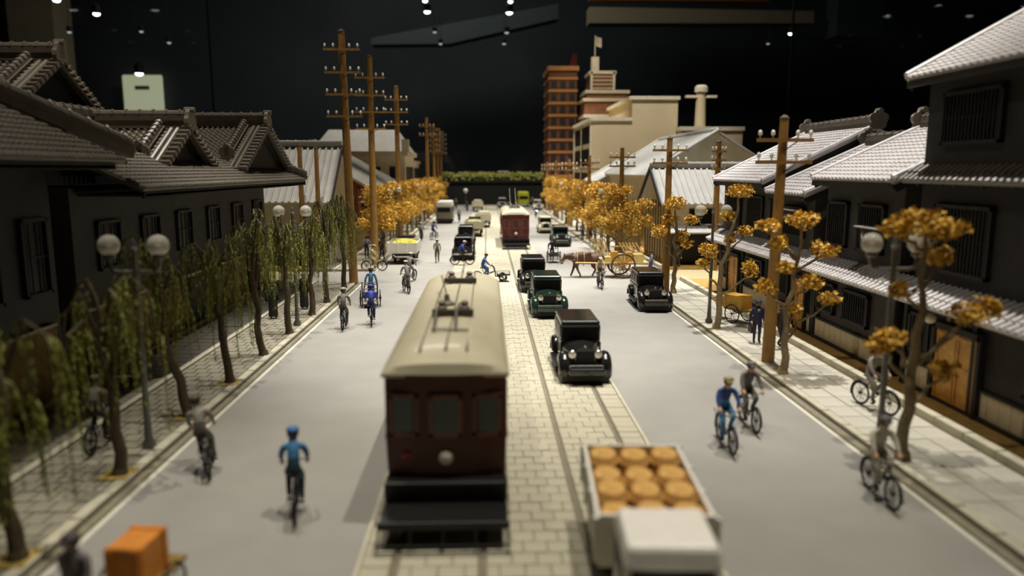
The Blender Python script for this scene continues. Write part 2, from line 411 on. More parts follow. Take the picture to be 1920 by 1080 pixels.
def lattice_window(par, x, y0, y1, z0, z1, nx, pitch=.16, mframe=None):
    """window in a wall facing nx (+1/-1 along X): frame > pane, lattice bars"""
    mframe = mframe or BLACKW; t = .09
    f = MB(); yc, zc, w, h = (y0+y1)/2, (z0+z1)/2, y1-y0, z1-z0
    for dy in (-1, 1): f.box((x, yc + dy*(w/2 - .05), zc), (t*2, .1, h))
    for dz in (-1, 1): f.box((x, yc, zc + dz*(h/2 - .05)), (t*2, w, .1))
    f.box((x, yc, zc), (t, w - .2, .05))
    fr = f.build('window', mframe, par)
    MB().box((x - nx*.03, yc, zc), (.03, w - .2, h - .2)).build('pane', GLASSD, fr)
    n = max(2, int((w - .2)/pitch)); b = MB()
    for i in range(n): b.box((x + nx*.05, y0 + .1 + (w - .2)*(i + .5)/n, zc), (.05, .045, h - .2))
    b.build('lattice', mframe, fr)
    return fr
def board_panels(par, name, m, x, y0, y1, z0, z1, pitch, nx, t=.05, gap=.02, limit=80):
    n = max(1, int(round((y1 - y0)/pitch))); pitch = (y1 - y0)/n
    me = MB().box((0, 0, 0), (t, pitch - gap, z1 - z0)).mesh(name, m)
    for i in range(n):
        link(name, me, par, (x + nx*t/2, y0 + (i + .5)*pitch, (z0 + z1)/2))
def sliding_door(par, x, y0, y1, z0, z1, nx):
    d = MB().box((x, (y0+y1)/2, (z0+z1)/2), (.1, y1-y0, z1-z0)).build('door', DOORW, par)
    n = 2; w = (y1 - y0)/n; b = MB()
    for i in range(n):
        for y in (y0 + i*w + .07, y0 + (i+1)*w - .07): b.box((x + nx*.06, y, (z0+z1)/2), (.05, .09, z1-z0))
        for z in (z0 + .1, z0 + (z1-z0)*.55, z1 - .1): b.box((x + nx*.06, y0 + (i+.5)*w, z), (.045, w, .1))
    b.build('door_rail', DOORW, d)
    p = MB()
    for y in (y0 - .09, y1 + .09): p.box((x + nx*.05, y, (z0+z1)/2 + .1), (.2, .16, z1 - z0 + .2))
    p.box((x + nx*.05, (y0+y1)/2, z1 + .12), (.2, y1-y0+.3, .18)); p.build('door_frame', DARKW, d)

# ---------------------------------------------------------------- dark shop houses along the pale pavement
ZG = .2
def gabled_front(name, label, y0, y1, ex, ez, rx, rz_, wx, mt, wall, verge=.35, tiles=True, near_verge=True, pu=.3, back=True, pv=.32):
    """house with its ridge along the street: eave at ex (signed), ridge at rx"""
    sg = -1 if ex > 0 else 1                       # the way the front faces along X
    h = thing(name, label, 'house', (wx, (y0+y1)/2, 0)); ox, oy = wx, (y0+y1)/2
    def X(v): return v - ox
    def Yl(v): return v - oy
    run = abs(rx - ex); L = math.hypot(run, rz_ - ez); a, b = y0 - verge, y1 + verge
    bx = rx + (rx - ex)*.8; bz = rz_ - (rz_ - ez)*.8
    MB().poly([(X(wx), Yl(y0), 0), (X(bx), Yl(y0), 0), (X(bx), Yl(y0), bz - .15), (X(rx), Yl(y0), rz_ - .2), (X(wx), Yl(y0), ez + (rz_-ez)*abs(wx-ex)/run - .2)], (0, y1 - y0, 0)).build('wall', wall, h)
    deck = MB()
    V = Vector((rx - ex, 0, rz_ - ez)).normalized(); N = Vector((0, 1, 0)).cross(V); N = N if N.z > 0 else -N
    deck.poly([(X(ex), Yl(a), ez), (X(ex), Yl(b), ez), (X(rx), Yl(b), rz_), (X(rx), Yl(a), rz_)], N*-.12)
    V2 = Vector((bx - rx, 0, bz - rz_)); N2 = Vector((0, 1, 0)).cross(V2); N2 = N2.normalized() if N2.z > 0 else -N2.normalized()
    deck.poly([(X(rx), Yl(a), rz_), (X(rx), Yl(b), rz_), (X(bx), Yl(b), bz), (X(bx), Yl(a), bz)], N2*-.12)
    deck.build('roof_deck', mt, h)
    tile_slope((X(ex), Yl(a), ez), (0, 1, 0), V, b - a, L, pu=pu, step=tiles, r=.085 if tiles else .05, pv=pv if tiles else L).build('roof_tiles', mt, h, kind='stuff')
    for yy in (a, b):                              # verge rolls and bargeboards
        MB().tube([(X(ex), Yl(yy), ez + .1), (X(rx), Yl(yy), rz_ + .1)], .13, 8).build('verge_roll', mt, h)
        MB().bar((X(ex + -sg*.1), Yl(yy + (.06 if yy == a else -.06)), ez - .22), (X(rx), Yl(yy + (.06 if yy == a else -.06)), rz_ - .22), .06, .28).build('bargeboard', wall if not tiles else DARKW, h)
    MB().box((X(ex - sg*.06), 0, ez - .17), (.08, b - a, .16)).box((X((ex + wx)/2), 0, ez + .02 - .1), (abs(wx - ex), b - a - .2, .06)).build('eave_board', DARKW if tiles else wall, h)
    ridge((X(rx), Yl(a - .05), rz_ - .02), (X(rx), Yl(b + .05), rz_ - .02), .5 if tiles else .25, .3 if tiles else .22, h, TILEL if tiles else mt)  # darker tile paints the ridge and its end tiles as unlit
    if tiles:
        for yy, d in ((a - .1, -1), (b + .1, 1)): ridge_end((X(rx), Yl(yy), rz_ + .32), (0, d, 0), .46, h, TILEL)
    h['_o'] = (ox, oy); return h, X, Yl
def pent_roof(h, X, Yl, y0, y1, ex, ez, wx, wz, mt):
    V = Vector((wx - ex, 0, wz - ez)); L = V.length; Vn = V.normalized(); N = Vector((0, 1, 0)).cross(Vn); N = N if N.z > 0 else -N
    r = MB().poly([(X(ex), Yl(y0), ez), (X(ex), Yl(y1), ez), (X(wx), Yl(y1), wz), (X(wx), Yl(y0), wz)], N*-.1).build('pent_roof', mt, h)
    tile_slope((X(ex), Yl(y0), ez), (0, 1, 0), Vn, y1 - y0, L, pu=.27).build('pent_tiles', mt, r, kind='stuff')
    n = int((y1 - y0)/.6); b = MB()
    for i in range(n): b.bar((X(ex + (.1 if wx > ex else -.1)), Yl(y0 + (i+.5)*.6), ez - .13), (X(wx), Yl(y0 + (i+.5)*.6), wz - .13), .07, .09)
    b.build('rafters', DARKW, r)
    return r
def shop_front(h, X, Yl, x, y0, y1, doors=(), wins=(), nx=-1, wz=1.0, zt=3.3):
    """ground-floor front: posts, wainscot boards, lattice windows, sliding doors"""
    cuts = sorted(list(doors))
    y = y0
    for d0, d1 in cuts + [(y1, y1)]:
        if d0 - y > .2: board_panels(h, 'wainscot_board', CREAMW, X(x), Yl(y), Yl(d0), ZG, 1.0, .46, nx)
        if d0 - y > .2: MB().box((X(x + nx*.05), Yl((y + d0)/2), 1.04), (.12, d0 - y, .08)).build('wainscot_rail', DARKW, h)
        y = d1
    for d0, d1 in doors: sliding_door(h, X(x + nx*.05), Yl(d0), Yl(d1), ZG, 2.35, nx)
    for a, b, z0, z1 in wins: lattice_window(h, X(x + nx*.06), Yl(a), Yl(b), z0, z1, nx)
    n = max(1, int((y1 - y0)/3.2))
    me = MB().box((0, 0, 0), (.16, .16, zt)).mesh('post', DARKW)
    for i in range(n + 1): link('post', me, h, (X(x + nx*.06), Yl(y0 + (y1 - y0)*i/n), zt/2 + ZG/2))
    MB().box((X(x + nx*.06), Yl((y0+y1)/2), ZG + .05), (.2, y1 - y0, .12)).build('sill_beam', DARKW, h)

WX = 13.5
# tall three-storey shop
h, X, Yl = gabled_front('shop_house', 'tall black three-storey shop house, highest of the dark houses along the pale pavement', 6, 22.9, 12.9, 9.72, 18.5, 12.8, WX, TILER, DARKW, verge=.3)
pent_roof(h, X, Yl, 6, 23.3, 13.0, 6.66, WX, 7.1, TILEL)  # darker tile paints in the shade of the eave above
pent_roof(h, X, Yl, 6, 23.6, 12.62, 3.1, WX, 3.62, TILER)
shop_front(h, X, Yl, WX, 6, 23.0, doors=((19.4, 21.3),), wins=((15.4, 17.6, 1.35, 2.65), (21.7, 22.8, 1.35, 2.6), (11.5, 14, 1.3, 2.6)))
for a, b in ((15.0, 17.4), (19.4, 22)): lattice_window(h, X(WX - .05), Yl(a), Yl(b), 4.0, 6.0, -1)
for a, b in ((15, 17), (19.4, 22.0)): lattice_window(h, X(WX - .05), Yl(a), Yl(b), 7.7, 9.2, -1)
MB().ball((X(12.95), Yl(21.0), 2.72), .17, 12, 8).build('porch_lamp', mat('milk_glass', (230, 222, 196), .3, var=0), h, True)
# second shop, wide pale tile roof
h, X, Yl = gabled_front('shop_house', 'dark two-storey shop house under the wide pale tiled roof next to the tall one', 23.8, 29.3, 12.9, 6.63, 17.25, 8.6, WX, TILER, DARKW2, verge=.25)
pent_roof(h, X, Yl, 23.64, 29.78, 12.62, 3.1, WX, 3.62, TILER)
shop_front(h, X, Yl, WX, 23.7, 29.7, wins=((25.4, 27.3, 1.4, 2.6), (28.0, 29.5, 1.4, 2.6)))
for a, b in ((24.8, 26.6), (27.4, 29.0)): lattice_window(h, X(WX - .05), Yl(a), Yl(b), 4.1, 5.8, -1)
# third, lower roof
h, X, Yl = gabled_front('shop_house', 'dark shop house with the lowest pale tiled roof, squeezed between two higher roofs', 30.4, 34.2, 12.9, 5.96, 17.6, 8.05, WX, TILER, DARKW2, verge=.25)
pent_roof(h, X, Yl, 29.8, 34.6, 12.62, 3.1, WX, 3.62, TILER)
shop_front(h, X, Yl, WX, 29.9, 34.5, doors=((30.6, 31.6),), wins=((32.4, 34.0, 1.4, 2.6),))
lattice_window(h, X(WX - .05), Yl(31.2), Yl(33.6), 4.1, 5.4, -1)
# fourth, at the corner of the cross street
h, X, Yl = gabled_front('shop_house', 'dark corner shop house whose pale tiled roof ends at the cross street', 35.3, 42.2, 12.9, 6.4, 18.2, 8.97, WX, TILER, DARKW2, verge=.35)
pent_roof(h, X, Yl, 34.62, 42.4, 12.62, 3.1, WX, 3.62, TILER)
shop_front(h, X, Yl, WX, 34.7, 42.2, doors=((39.0, 40.6),), wins=((35.6, 38.0, 1.4, 2.6), (41.0, 42.0, 1.4, 2.5)))
for a, b in ((36, 38.2), (39.2, 41.4)): lattice_window(h, X(WX - .05), Yl(a), Yl(b), 4.1, 5.7, -1)
# shop boards under the eaves
def eave_board(x, y, z, label, L=1.6):
    t = thing('shop_board', label, 'sign', (x, y, z))
    MB().box((0, 0, 0), (.1, L, .42)).build('board', BLACKW, t)
    MB().box((-.05, 0, .3), (.36, L + .2, .05)).build('roof', TILER, t)
    b = MB()
    for k in range(6): b.ball((-.06, -L/2 + .2 + k*(L - .4)/5, 0), (.03, .09, .12), 8, 4)
    b.build('gilt_studs', CHROME, t)
eave_board(13.05, 31.8, 5.0, 'small roofed shop board under the lowest pale roof')
eave_board(13.05, 24.8, 4.75, 'small roofed shop board behind the top of the golden kerb tree')

# ---------------------------------------------------------------- brown-grey tiled houses opposite
# first house, hipped
h = thing('merchant_house', 'big dark merchant house with brown hipped roof ending in a long descending ridge', 'house', (-13.3, 14, 0)); ox, oy = -13.3, 14
X = lambda v: v - ox; Yl = lambda v: v - oy
E1, EZ1, YE = -11.4, 7.3, 24.5; sl = .64; run = 4.2
MB().box((X(-17.3), Yl(13.7), 3.65), (8, 19.2, 7.3)).build('wall', BLACKW, h)
MB().poly([(X(E1), Yl(3), EZ1), (X(E1), Yl(YE), EZ1), (X(E1 - run), Yl(YE - run), EZ1 + run*sl), (X(E1 - run), Yl(3), EZ1 + run*sl)], (-.06, 0, -.12)).poly([(X(E1), Yl(YE), EZ1), (X(E1 - run*2), Yl(YE), EZ1), (X(E1 - run), Yl(YE - run), EZ1 + run*sl)], (0, -.05, -.12)).poly([(X(E1 - run*2), Yl(3), EZ1), (X(E1 - run*2), Yl(YE), EZ1), (X(E1 - run), Yl(YE - run), EZ1 + run*sl), (X(E1 - run), Yl(3), EZ1 + run*sl)], (0, 0, -.12)).build('roof_deck', TILEL, h)
cs_ = 1/math.hypot(1, sl)
tile_slope((X(E1), Yl(3), EZ1), (0, 1, 0), (-1, 0, sl), YE - 3, run/cs_, pu=.25, pv=.27, r=.075, lo=lambda v: 0, hi=lambda v: YE - 3 - v*cs_ - .1).build('roof_tiles', TILEL, h, kind='stuff')
ridge((X(E1 + .1), Yl(YE + .1), EZ1 + .05), (X(E1 - run), Yl(YE - run), EZ1 + run*sl + .05), .52, .36, h, TILEL, .55, 'hip_ridge')
ridge((X(E1 - run), Yl(3), EZ1 + run*sl), (X(E1 - run), Yl(YE - run), EZ1 + run*sl), .5, .34, h, TILEL)
MB().box((X(E1 - .05), Yl(13.4), EZ1 - .2), (.1, 20.6, .2)).box((X(E1 - 1), Yl(13.4), EZ1 - .22), (2, 20.4, .08)).build('eave_board', DARKW, h)
MB().box((X(-13.24), Yl(13.6), 1.25), (.12, 18.4, 2.1)).build('lower_wall', OCHW, h)
MB().box((X(-13.2), Yl(13.6), 2.34), (.2, 18.4, .1)).build('dado_rail', KERB, h)
for a, b in ((14.6, 16.6), (18.4, 20.6)): lattice_window(h, X(-13.26), Yl(a), Yl(b), 3.3, 5.6, 1, .8)
lattice_window(h, X(-13.26), Yl(21.6), Yl(22.9), 3.3, 5.6, 1, .8)
board_panels(h, 'front_board', OCHW, X(-13.18), Yl(14), Yl(22.8), .22, 2.26, .6, 1, .04)
# tall gabled house behind it
def gable_roof(h, X, Yl, xf, xb, yc, half, za, s, m, end=True, rk=.34):
    """roof with the ridge running back from the street: gable board, tiles, ridge, rake tiles, descending ridges"""
    zb = za - half*s; L = half*math.hypot(1, s); c = 1/math.hypot(1, s)
    for sd in (-1, 1):
        V = Vector((0, -sd, s)); P0 = (X(xb), Yl(yc + sd*half), zb)
        N = Vector((0, sd*s, 1)).normalized()
        MB().poly([(X(xb), Yl(yc + sd*half), zb), (X(xf), Yl(yc + sd*half), zb), (X(xf), Yl(yc), za), (X(xb), Yl(yc), za)], N*-.14).build('roof_deck', m, h)
        tile_slope((X(xb), Yl(yc + sd*half), zb), (1, 0, 0), V, xf - xb - .75, L, pu=.28, pv=.3).build('roof_tiles', m, h, kind='stuff')
        for q in (.68, .42):     # two smooth rolls beside the rake
            MB().tube([(X(xf - q), Yl(yc + sd*half), zb + .12), (X(xf - q), Yl(yc + sd*.25), za - .25*s + .12)], .105, 8).build('verge_roll', m, h)
        n = int(L/rk); me = MB().box((0, 0, 0), (.42, rk*.62, .16)).tube([(-.2, 0, .08), (.2, 0, .08)], rk*.26, 8).mesh('rake_tile', m)
        for i in range(n):
            o = link('rake_tile', me, h); t = (i + .5)/n
            o.location = (X(xf - .06), Yl(yc + sd*half*(1 - t)), zb + (za - zb)*t + .06); o.rotation_euler = (math.atan(s)*-sd, 0, 0)
        # descending ridge with its flower-shaped end
        xr = xf - 1.15; p1 = (X(xr), Yl(yc + sd*half*.72), zb + half*.28*s + .04); p0 = (X(xr), Yl(yc + sd*.3), za - .3*s + .04)
        ridge(p1, p0, .42, .3, h, m, .3, 'descending_ridge'); ridge_end((p1[0], p1[1] + sd*.1, p1[2] + .22), (0, sd, 0), .4, h, m, 5)
        MB().bar((X(xf - .16), Yl(yc + sd*half), zb - .2), (X(xf - .16), Yl(yc), za - .2), .08, .26).build('bargeboard', DARKW, h)
    MB().poly([(X(xf - .5), Yl(yc - half), zb), (X(xf - .5), Yl(yc + half), zb), (X(xf - .5), Yl(yc), za)], (-.15, 0, 0)).build('gable_board', DARKW, h)
    ridge((X(xb), Yl(yc), za), (X(xf - .1), Yl(yc), za), .62, .36, h, m, .5)
    ridge_end((X(xf), Yl(yc), za + .3), (1, 0, 0), .5, h, m, 3)
h = thing('merchant_house', 'tall dark gabled house rising behind the hipped roof, its black gable facing the street', 'house', (-18, 32, 0)); ox, oy = -18, 32
X = lambda v: v - ox; Yl = lambda v: v - oy
MB().box((X(-22), Yl(32), 4.75), (8.6, 5.6, 9.5)).build('wall', DARKW, h)
gable_roof(h, X, Yl, -17.3, -26, 32.1, 3.3, 11.35, .63, TILEL)
# second house with twin gables
h = thing('merchant_house', 'long dark merchant house with two black gables side by side on its tiled roof', 'house', (-13.3, 35, 0)); ox, oy = -13.3, 35
X = lambda v: v - ox; Yl = lambda v: v - oy
E2, EZ2, YA, YB, s2 = -11.0, 6.38, 24.6, 46.3, .46
MB().box((X(-15.05), Yl(34.9), 3.2), (3.5, 21, 6.4)).build('wall', DARKW2, h)
run = 5.6; zr = EZ2 + run*s2
MB().poly([(X(E2), Yl(YA), EZ2), (X(E2), Yl(YB), EZ2), (X(E2 - run), Yl(YB - 3), zr), (X(E2 - run), Yl(YA), zr)], (-.05, 0, -.12)).poly([(X(E2), Yl(YB), EZ2), (X(E2 - run), Yl(YB), EZ2), (X(E2 - run), Yl(YB - 3), zr)], (0, -.05, -.12)).build('roof_deck', TILEL, h)
c2 = 1/math.hypot(1, s2)
tile_slope((X(E2), Yl(YA), EZ2), (0, 1, 0), (-1, 0, s2), YB - YA, run/c2, pu=.29, pv=.3, lo=lambda v: 0, hi=lambda v: YB - YA - v*c2*3/run - .1).build('roof_tiles', TILEL, h, kind='stuff')
ridge((X(E2 + .05), Yl(YB + .05), EZ2), (X(E2 - run), Yl(YB - 3), zr), .42, .32, h, TILEL, .5, 'hip_ridge')
ridge((X(E2 - run), Yl(YA), zr), (X(E2 - run), Yl(YB - 3), zr), .5, .34, h, TILEL)
gable_roof(h, X, Yl, -12.5, -16.5, 32.7, 3.05, 8.72, .6, TILEL)
gable_roof(h, X, Yl, -11.8, -16.5, 41.7, 4.5, 9.28, .53, TILEL)
MB().box((X(E2 - .05), Yl((YA+YB)/2), EZ2 - .2), (.1, YB - YA, .2)).box((X(E2 - 1.1), Yl((YA+YB)/2), EZ2 - .2), (2.2, YB - YA - .2, .08)).build('eave_board', DARKW, h)
MB().box((X(-13.24), Yl(34.9), 1.25), (.12, 20.8, 2.1)).build('lower_wall', OCHW, h)
MB().box((X(-13.2), Yl(34.9), 2.4), (.2, 20.8, .1)).build('dado_rail', KERB, h)
for a in (25.8, 29.1, 32.4, 35.95, 39.5, 43): lattice_window(h, X(-13.26), Yl(a), Yl(a + 1.65), 3.55, 5.25, 1, .8)
for a, b in ((24.9, 27.2), (33, 35.2), (41.2, 43.4)):
    d = MB().box((X(-13.16), Yl((a+b)/2), 1.2), (.1, b - a, 2.0)).build('doorway', BLACKW, h)
    [MB().box((X(-13.1), Yl(q), 1.25), (.14, .14, 2.1)).build('door_post', DARKW, d) for q in (a, b)]
for a, b in ((27.4, 32.8), (35.4, 41.0)): board_panels(h, 'front_board', OCHW, X(-13.18), Yl(a), Yl(b), .22, 2.26, .6, 1, .04)

# ---------------------------------------------------------------- beyond the cross street
def ribbed(P0, U, V, W, L, pu=.45):
    return tile_slope(P0, U, V, W, L, pu=pu, pv=L, r=.09, step=False)
def side_house(name, label, xs, xb, y0, y1, ez, yr, rz_, wall, stripes=True, sgn=1):
    """house with its ridge running away from the street: gable towards the street, roof slope towards the eye"""
    h = thing(name, label, 'house', (xs, y0, 0)); X = lambda v: v - xs; Yl = lambda v: v - y0
    P = [(0, 0, 0), (0, y1 - y0, 0), (0, y1 - y0, ez), (0, yr - y0, rz_), (0, 0, ez)]
    MB().poly(P, (xb - xs, 0, 0)).build('wall', wall, h)
    ov = .5; x0, x1 = (xs - sgn*ov, xb); lo, hi = min(x0, x1), max(x0, x1)
    for ya, d in ((y0 - .5, 1), (y1 + .5, -1)):
        s = (rz_ - ez)/abs(yr - (y0 if d == 1 else y1)); za = ez - .5*s + .15; L = math.hypot(yr - ya, rz_ + .15 - za)
        N = Vector((0, -d*s, 1)).normalized()
        MB().poly([(X(lo), Yl(ya), za), (X(hi), Yl(ya), za), (X(hi), Yl(yr), rz_ + .15), (X(lo), Yl(yr), rz_ + .15)], N*-.14).build('roof_deck', TILEF, h)
        if d == 1: ribbed((X(lo), Yl(ya), za), (1, 0, 0), (0, yr - ya, rz_ + .15 - za), hi - lo, L).build('roof_ribs', TILEF, h, kind='stuff')
        MB().bar((X(x0), Yl(ya), za - .05), (X(x0), Yl(yr), rz_ + .1), .12, .3).build('bargeboard', DARKW, h)
    ridge((X(lo), Yl(yr), rz_ + .12), (X(hi), Yl(yr), rz_ + .12), .34, .3, h, TILEF)
    if stripes:
        me = MB().box((0, 0, 0), (.1, .14, ez - .4)).mesh('batten', OCHW)
        n = int((y1 - y0)/.8)
        for i in range(n): link('batten', me, h, (-sgn*.05, (y1 - y0)*(i + .5)/n, ez/2 + .2))
    return h, X, Yl
# house across the cross street, cream with a dark opening
h, X, Yl = side_house('town_house', 'cream house with ribbed grey roof across the side road from the corner shop', 12.9, 21, 53.6, 60.5, 4.75, 57, 7.0, CREAMW, True, 1)
for a, b in ((14.6, 16.4), (17.2, 19.4)):
    w_ = MB().box((X((a+b)/2), -.02, 3.6), (b - a, .16, 1.15)).build('window', BLACKW, h)
    MB().box((X((a+b)/2), -.12, 3.6), (b - a - .2, .05, .95)).build('pane', GLASSD, w_)
MB().box((X(17), -.1, 1.25), (7.4, .2, 2.3)).build('shop_opening', BLACKW, h)
MB().poly([(X(12.8), -1.5, 2.62), (X(21), -1.5, 2.62), (X(21), 0, 3.0), (X(12.8), 0, 3.0)], (0, 0, -.1)).build('pent_roof', TILEF, h)
me = MB().box((0, 0, 0), (.14, .14, 2.6)).mesh('post', DARKW)
for x in (13.1, 15.5, 18, 20.6): link('post', me, h, (X(x), -1.3, 1.3))
# plank fence of that block
def plank_fence(label, x, y0, y1, h_, m, pitch=.55, sgn=1):
    f = thing('plank_fence', label, 'fence', (x, y0, .18))
    me = MB().box((0, 0, 0), (.06, pitch - .05, h_)).mesh('plank', m)
    n = int((y1 - y0)/pitch)
    for i in range(n): link('plank', me, f, (0, (i + .5)*pitch, h_/2 + .02))
    MB().box((sgn*.08, (y1-y0)/2, h_*.8), (.1, y1 - y0, .12)).box((sgn*.08, (y1-y0)/2, h_*.25), (.1, y1 - y0, .12)).build('rail', m, f)
    MB().box((0, (y1-y0)/2, h_ + .06), (.34, y1 - y0, .1)).build('cap', m, f)
plank_fence('brown plank fence behind the horse cart beside the pale pavement', 12.75, 61.5, 84, 2.5, OCHW)
plank_fence('ochre plank fence behind the golden trees past the tall telegraph poles', -11.0, 63.5, 69.5, 1.9, OCHW, sgn=-1)
# big white-roofed hall
h, X, Yl = gabled_front('warehouse', 'large cream warehouse with long white roof in front of the beige store', 63, 84, 13.3, 6.55, 19.3, 10.2, 13.8, TILEF, CREAMW, verge=.4, tiles=False, pu=.8)
lattice_window(h, X(13.7), Yl(66), Yl(70), 2.6, 4.2, -1, .5); lattice_window(h, X(13.7), Yl(74), Yl(78), 2.6, 4.2, -1, .5)
h, X, Yl = gabled_front('warehouse', 'lower pale-roofed shed between the white warehouse and the beige store', 85.5, 96, 12.6, 5.6, 17, 8.2, 13.2, TILEF, CREAMW, verge=.3, tiles=False, pu=.8)
lattice_window(h, X(13.1), Yl(88), Yl(92), 2.2, 3.8, -1, .5)
# beige department store with stepped flank
st = thing('department_store', 'beige concrete store with stepped blank flank and rows of street windows', 'building', (13.8, 99, 0)); X = lambda v: v - 13.8; Yl = lambda v: v - 99
MB().poly([(X(13.8), 0, 0), (X(25), 0, 0), (X(25), 0, 16.0), (X(19), 0, 16.0), (X(19), 0, 13.3), (X(13.8), 0, 13.3)], (0, 19, 0)).build('wall', BEIGE, st)
par = MB(); WHT = mat('white_parapet', (206, 196, 170), .8)
for a, b, z in ((13.6, 19, 13.3), (18.8, 25.2, 16.0)): par.box((X((a+b)/2), 0, z + .2), (b - a, .5, .45)).box((X((a+b)/2), 19, z + .2), (b - a, .5, .45)).box((X(a + .1), 9.5, z + .2), (.5, 19, .45))
par.build('parapet', WHT, st)
MB().box((X(29), 4, 6), (8, 12, 12)).build('annex_wall', BEIGE, st); MB().box((X(29), 4, 12.2), (8.4, 12.4, .5)).build('annex_parapet', WHT, st)
me = MB().box((0, 0, 0), (.2, 1.15, 2.3)).mesh('window', BLACKW); mp = MB().box((0, 0, 0), (.05, .95, 2.1)).mesh('pane', GLASSD)
for z in (2.2, 5.4, 8.6, 11.6):
    for i in range(9):
        o = link('window', me, st, (X(13.78), 1.4 + i*2.0, z)); link('pane', mp, o, (-.1, 0, 0))
for y in (0.3, 9.5, 18.6): MB().box((X(13.7), y, 6.6), (.3, .5, 13.2)).build('pilaster', WHT, st)
# set-back brick tower with flag
bt = thing('brick_tower', 'stepped brick and cream tower with white flag mast behind the beige store', 'building', (16, 121, 0))
BRICK = mat('brown_brick', (134, 88, 58), .85, var=.15, scale=2)
X = lambda v: v - 16
for x0, x1, y0, y1, z0, z1 in ((15.7, 25.5, 0, 12, 0, 15.6), (15.7, 22.6, .8, 10, 15.6, 18.2), (16.2, 22.9, 2.2, 10, 18.2, 19.6), (16.95, 20.8, 3, 9, 19.6, 22.7)):
    MB().box((X((x0+x1)/2), (y0+y1)/2, (z0+z1)/2), (x1-x0, y1-y0, z1-z0)).build('storey_wall', BRICK, bt)
    MB().box((X((x0+x1)/2), (y0+y1)/2, z1 - .2), (x1-x0+.5, y1-y0+.5, .5)).build('cornice', WHT, bt)
for k in range(4): MB().box((X(18.87), 2.95, 20.0 + k*.62), (3.8, .14, .14)).build('string_course', WHT, bt)
for x in (17.05, 20.7): MB().box((X(x), 2.9, 21.1), (.35, .3, 3)).build('pilaster', WHT, bt)
for x in (16.6, 18.6, 20.6, 22.6, 24.6): MB().box((X(x), -.05, 13.6), (1.2, .2, 2)).build('window', BLACKW, bt)
MB().box((X(17.7), 4, 23.9), (1.2, 1.2, 2.2)).build('mast_base', WHT, bt)
MB().tube([(X(17.7), 4, 25), (X(17.7), 4, 28.4)], .09, 6).build('mast', WHT, bt)
MB().loft([[(X(17.75 + a), 4 + b, z), (X(17.75 + a), 4 + b, z + 1.5), (X(17.75 + a), 4.06 + b, z + 1.5), (X(17.75 + a), 4.06 + b, z)] for a, b, z in ((0, 0, 26.8), (.5, .2, 26.65), (1.0, 0, 26.5))]).build('flag', WHT, bt)
# banded brown tower at the street end
rt = thing('banded_tower', 'tall brown tower with amber floor bands beside the street end', 'building', (10.35, 127, 0))
MB().box((2.4, 5, 11.6), (4.6, 10, 23.2)).build('wall', mat('deep_brown_brick', (96, 60, 38), .85, var=.15), rt)
AMB = mat('amber_band', (166, 112, 58), .7)
for k in range(11): MB().box((2.4, 5, 1.9 + k*2.0), (4.9, 10.3, .42)).build('floor_band', AMB, rt)
me = MB().box((0, 0, 0), (.9, .15, 1.0)).mesh('window', BLACKW)
for k in range(10):
    for x in (.9, 2.4, 3.9): link('window', me, rt, (x, -.03, 2.9 + k*2.0))
MB().box((2.4, 5, 23.5), (5.2, 10.6, .7)).build('cornice', AMB, rt)
MB().poly([(3.6, 2, 23.8), (4.9, 2, 23.8), (4.9, 2, 26.2), (4.2, 2, 26.2)], (0, .5, 0)).build('roof_sign', mat('dark_red_paint', (110, 34, 30), .6), rt)
# chimney column on its flat roof
ch = thing('chimney', 'slim pale chimney with a flat cross cap behind the white warehouse', 'chimney', (29.1, 103, 12.46))
MB().tube([(0, 0, 0), (0, 0, 5.0)], [.75, .62], 12).build('shaft', BEIGE, ch, True); MB().box((0, 0, 4.3), (4.2, .8, .3)).build('cross_arm', WHT, ch); MB().lathe([(.9, 4.9), (.9, 5.5), (.6, 5.8)]).build('cap', WHT, ch)
# houses on the tall-pole side
h, X, Yl = side_house('town_house', 'cream house with ribbed grey roof facing the side road past the willows', -11.4, -24, 53.6, 62.4, 5.0, 57.8, 8.6, CREAMW, False, -1)
MB().box((X(-15), -.03, 1.4), (4, .2, 2.4)).build('shop_opening', BLACKW, h)
MB().box((X(-19.5), -.03, 3.4), (2, .2, 1.4)).build('window', BLACKW, h)
h, X, Yl = gabled_front('warehouse', 'long red-walled shed with pale ribbed roof behind the golden trees', 70, 92, -10.8, 5.35, -17.5, 9.1, -11.9, TILEF, mat('red_brown_board', (132, 74, 50), .8, var=.15), verge=.4, tiles=False, pu=.7)
for y in (72, 76, 80, 84, 88): lattice_window(h, X(-11.85), Yl(y), Yl(y + 2), 2.6, 4.2, 1, .5)
wb = thing('bank_building', 'cream western-style building with sloped roof behind the tall telegraph poles', 'building', (-16.2, 97, 0))
MB().box((0, 6, 4.4), (11.6, 12, 8.8)).build('wall', CREAMW, wb)
MB().box((0, 6, 9.0), (12.4, 12.8, .6)).build('cornice', WHT, wb)
MB().poly([(-6, 0, 9.3), (6, 0, 9.3), (4.2, 3, 12.1), (-4.2, 3, 12.1)], (0, .1, 0)).loft([[(-6, 0, 9.3), (6, 0, 9.3), (6, 12, 9.3), (-6, 12, 9.3)], [(-4.2, 2.4, 12.1), (4.2, 2.4, 12.1), (4.2, 9.6, 12.1), (-4.2, 9.6, 12.1)]]).build('roof', TILEF, wb)
for x in (-5.9, 5.9): MB().box((x, .3, 10), (.9, .9, 1.6)).build('corner_pier', WHT, wb)
me = MB().box((0, 0, 0), (1.0, .2, 1.9)).mesh('window', BLACKW); me2 = MB().box((0, 0, 0), (.2, 1.0, 1.9)).mesh('window', BLACKW)
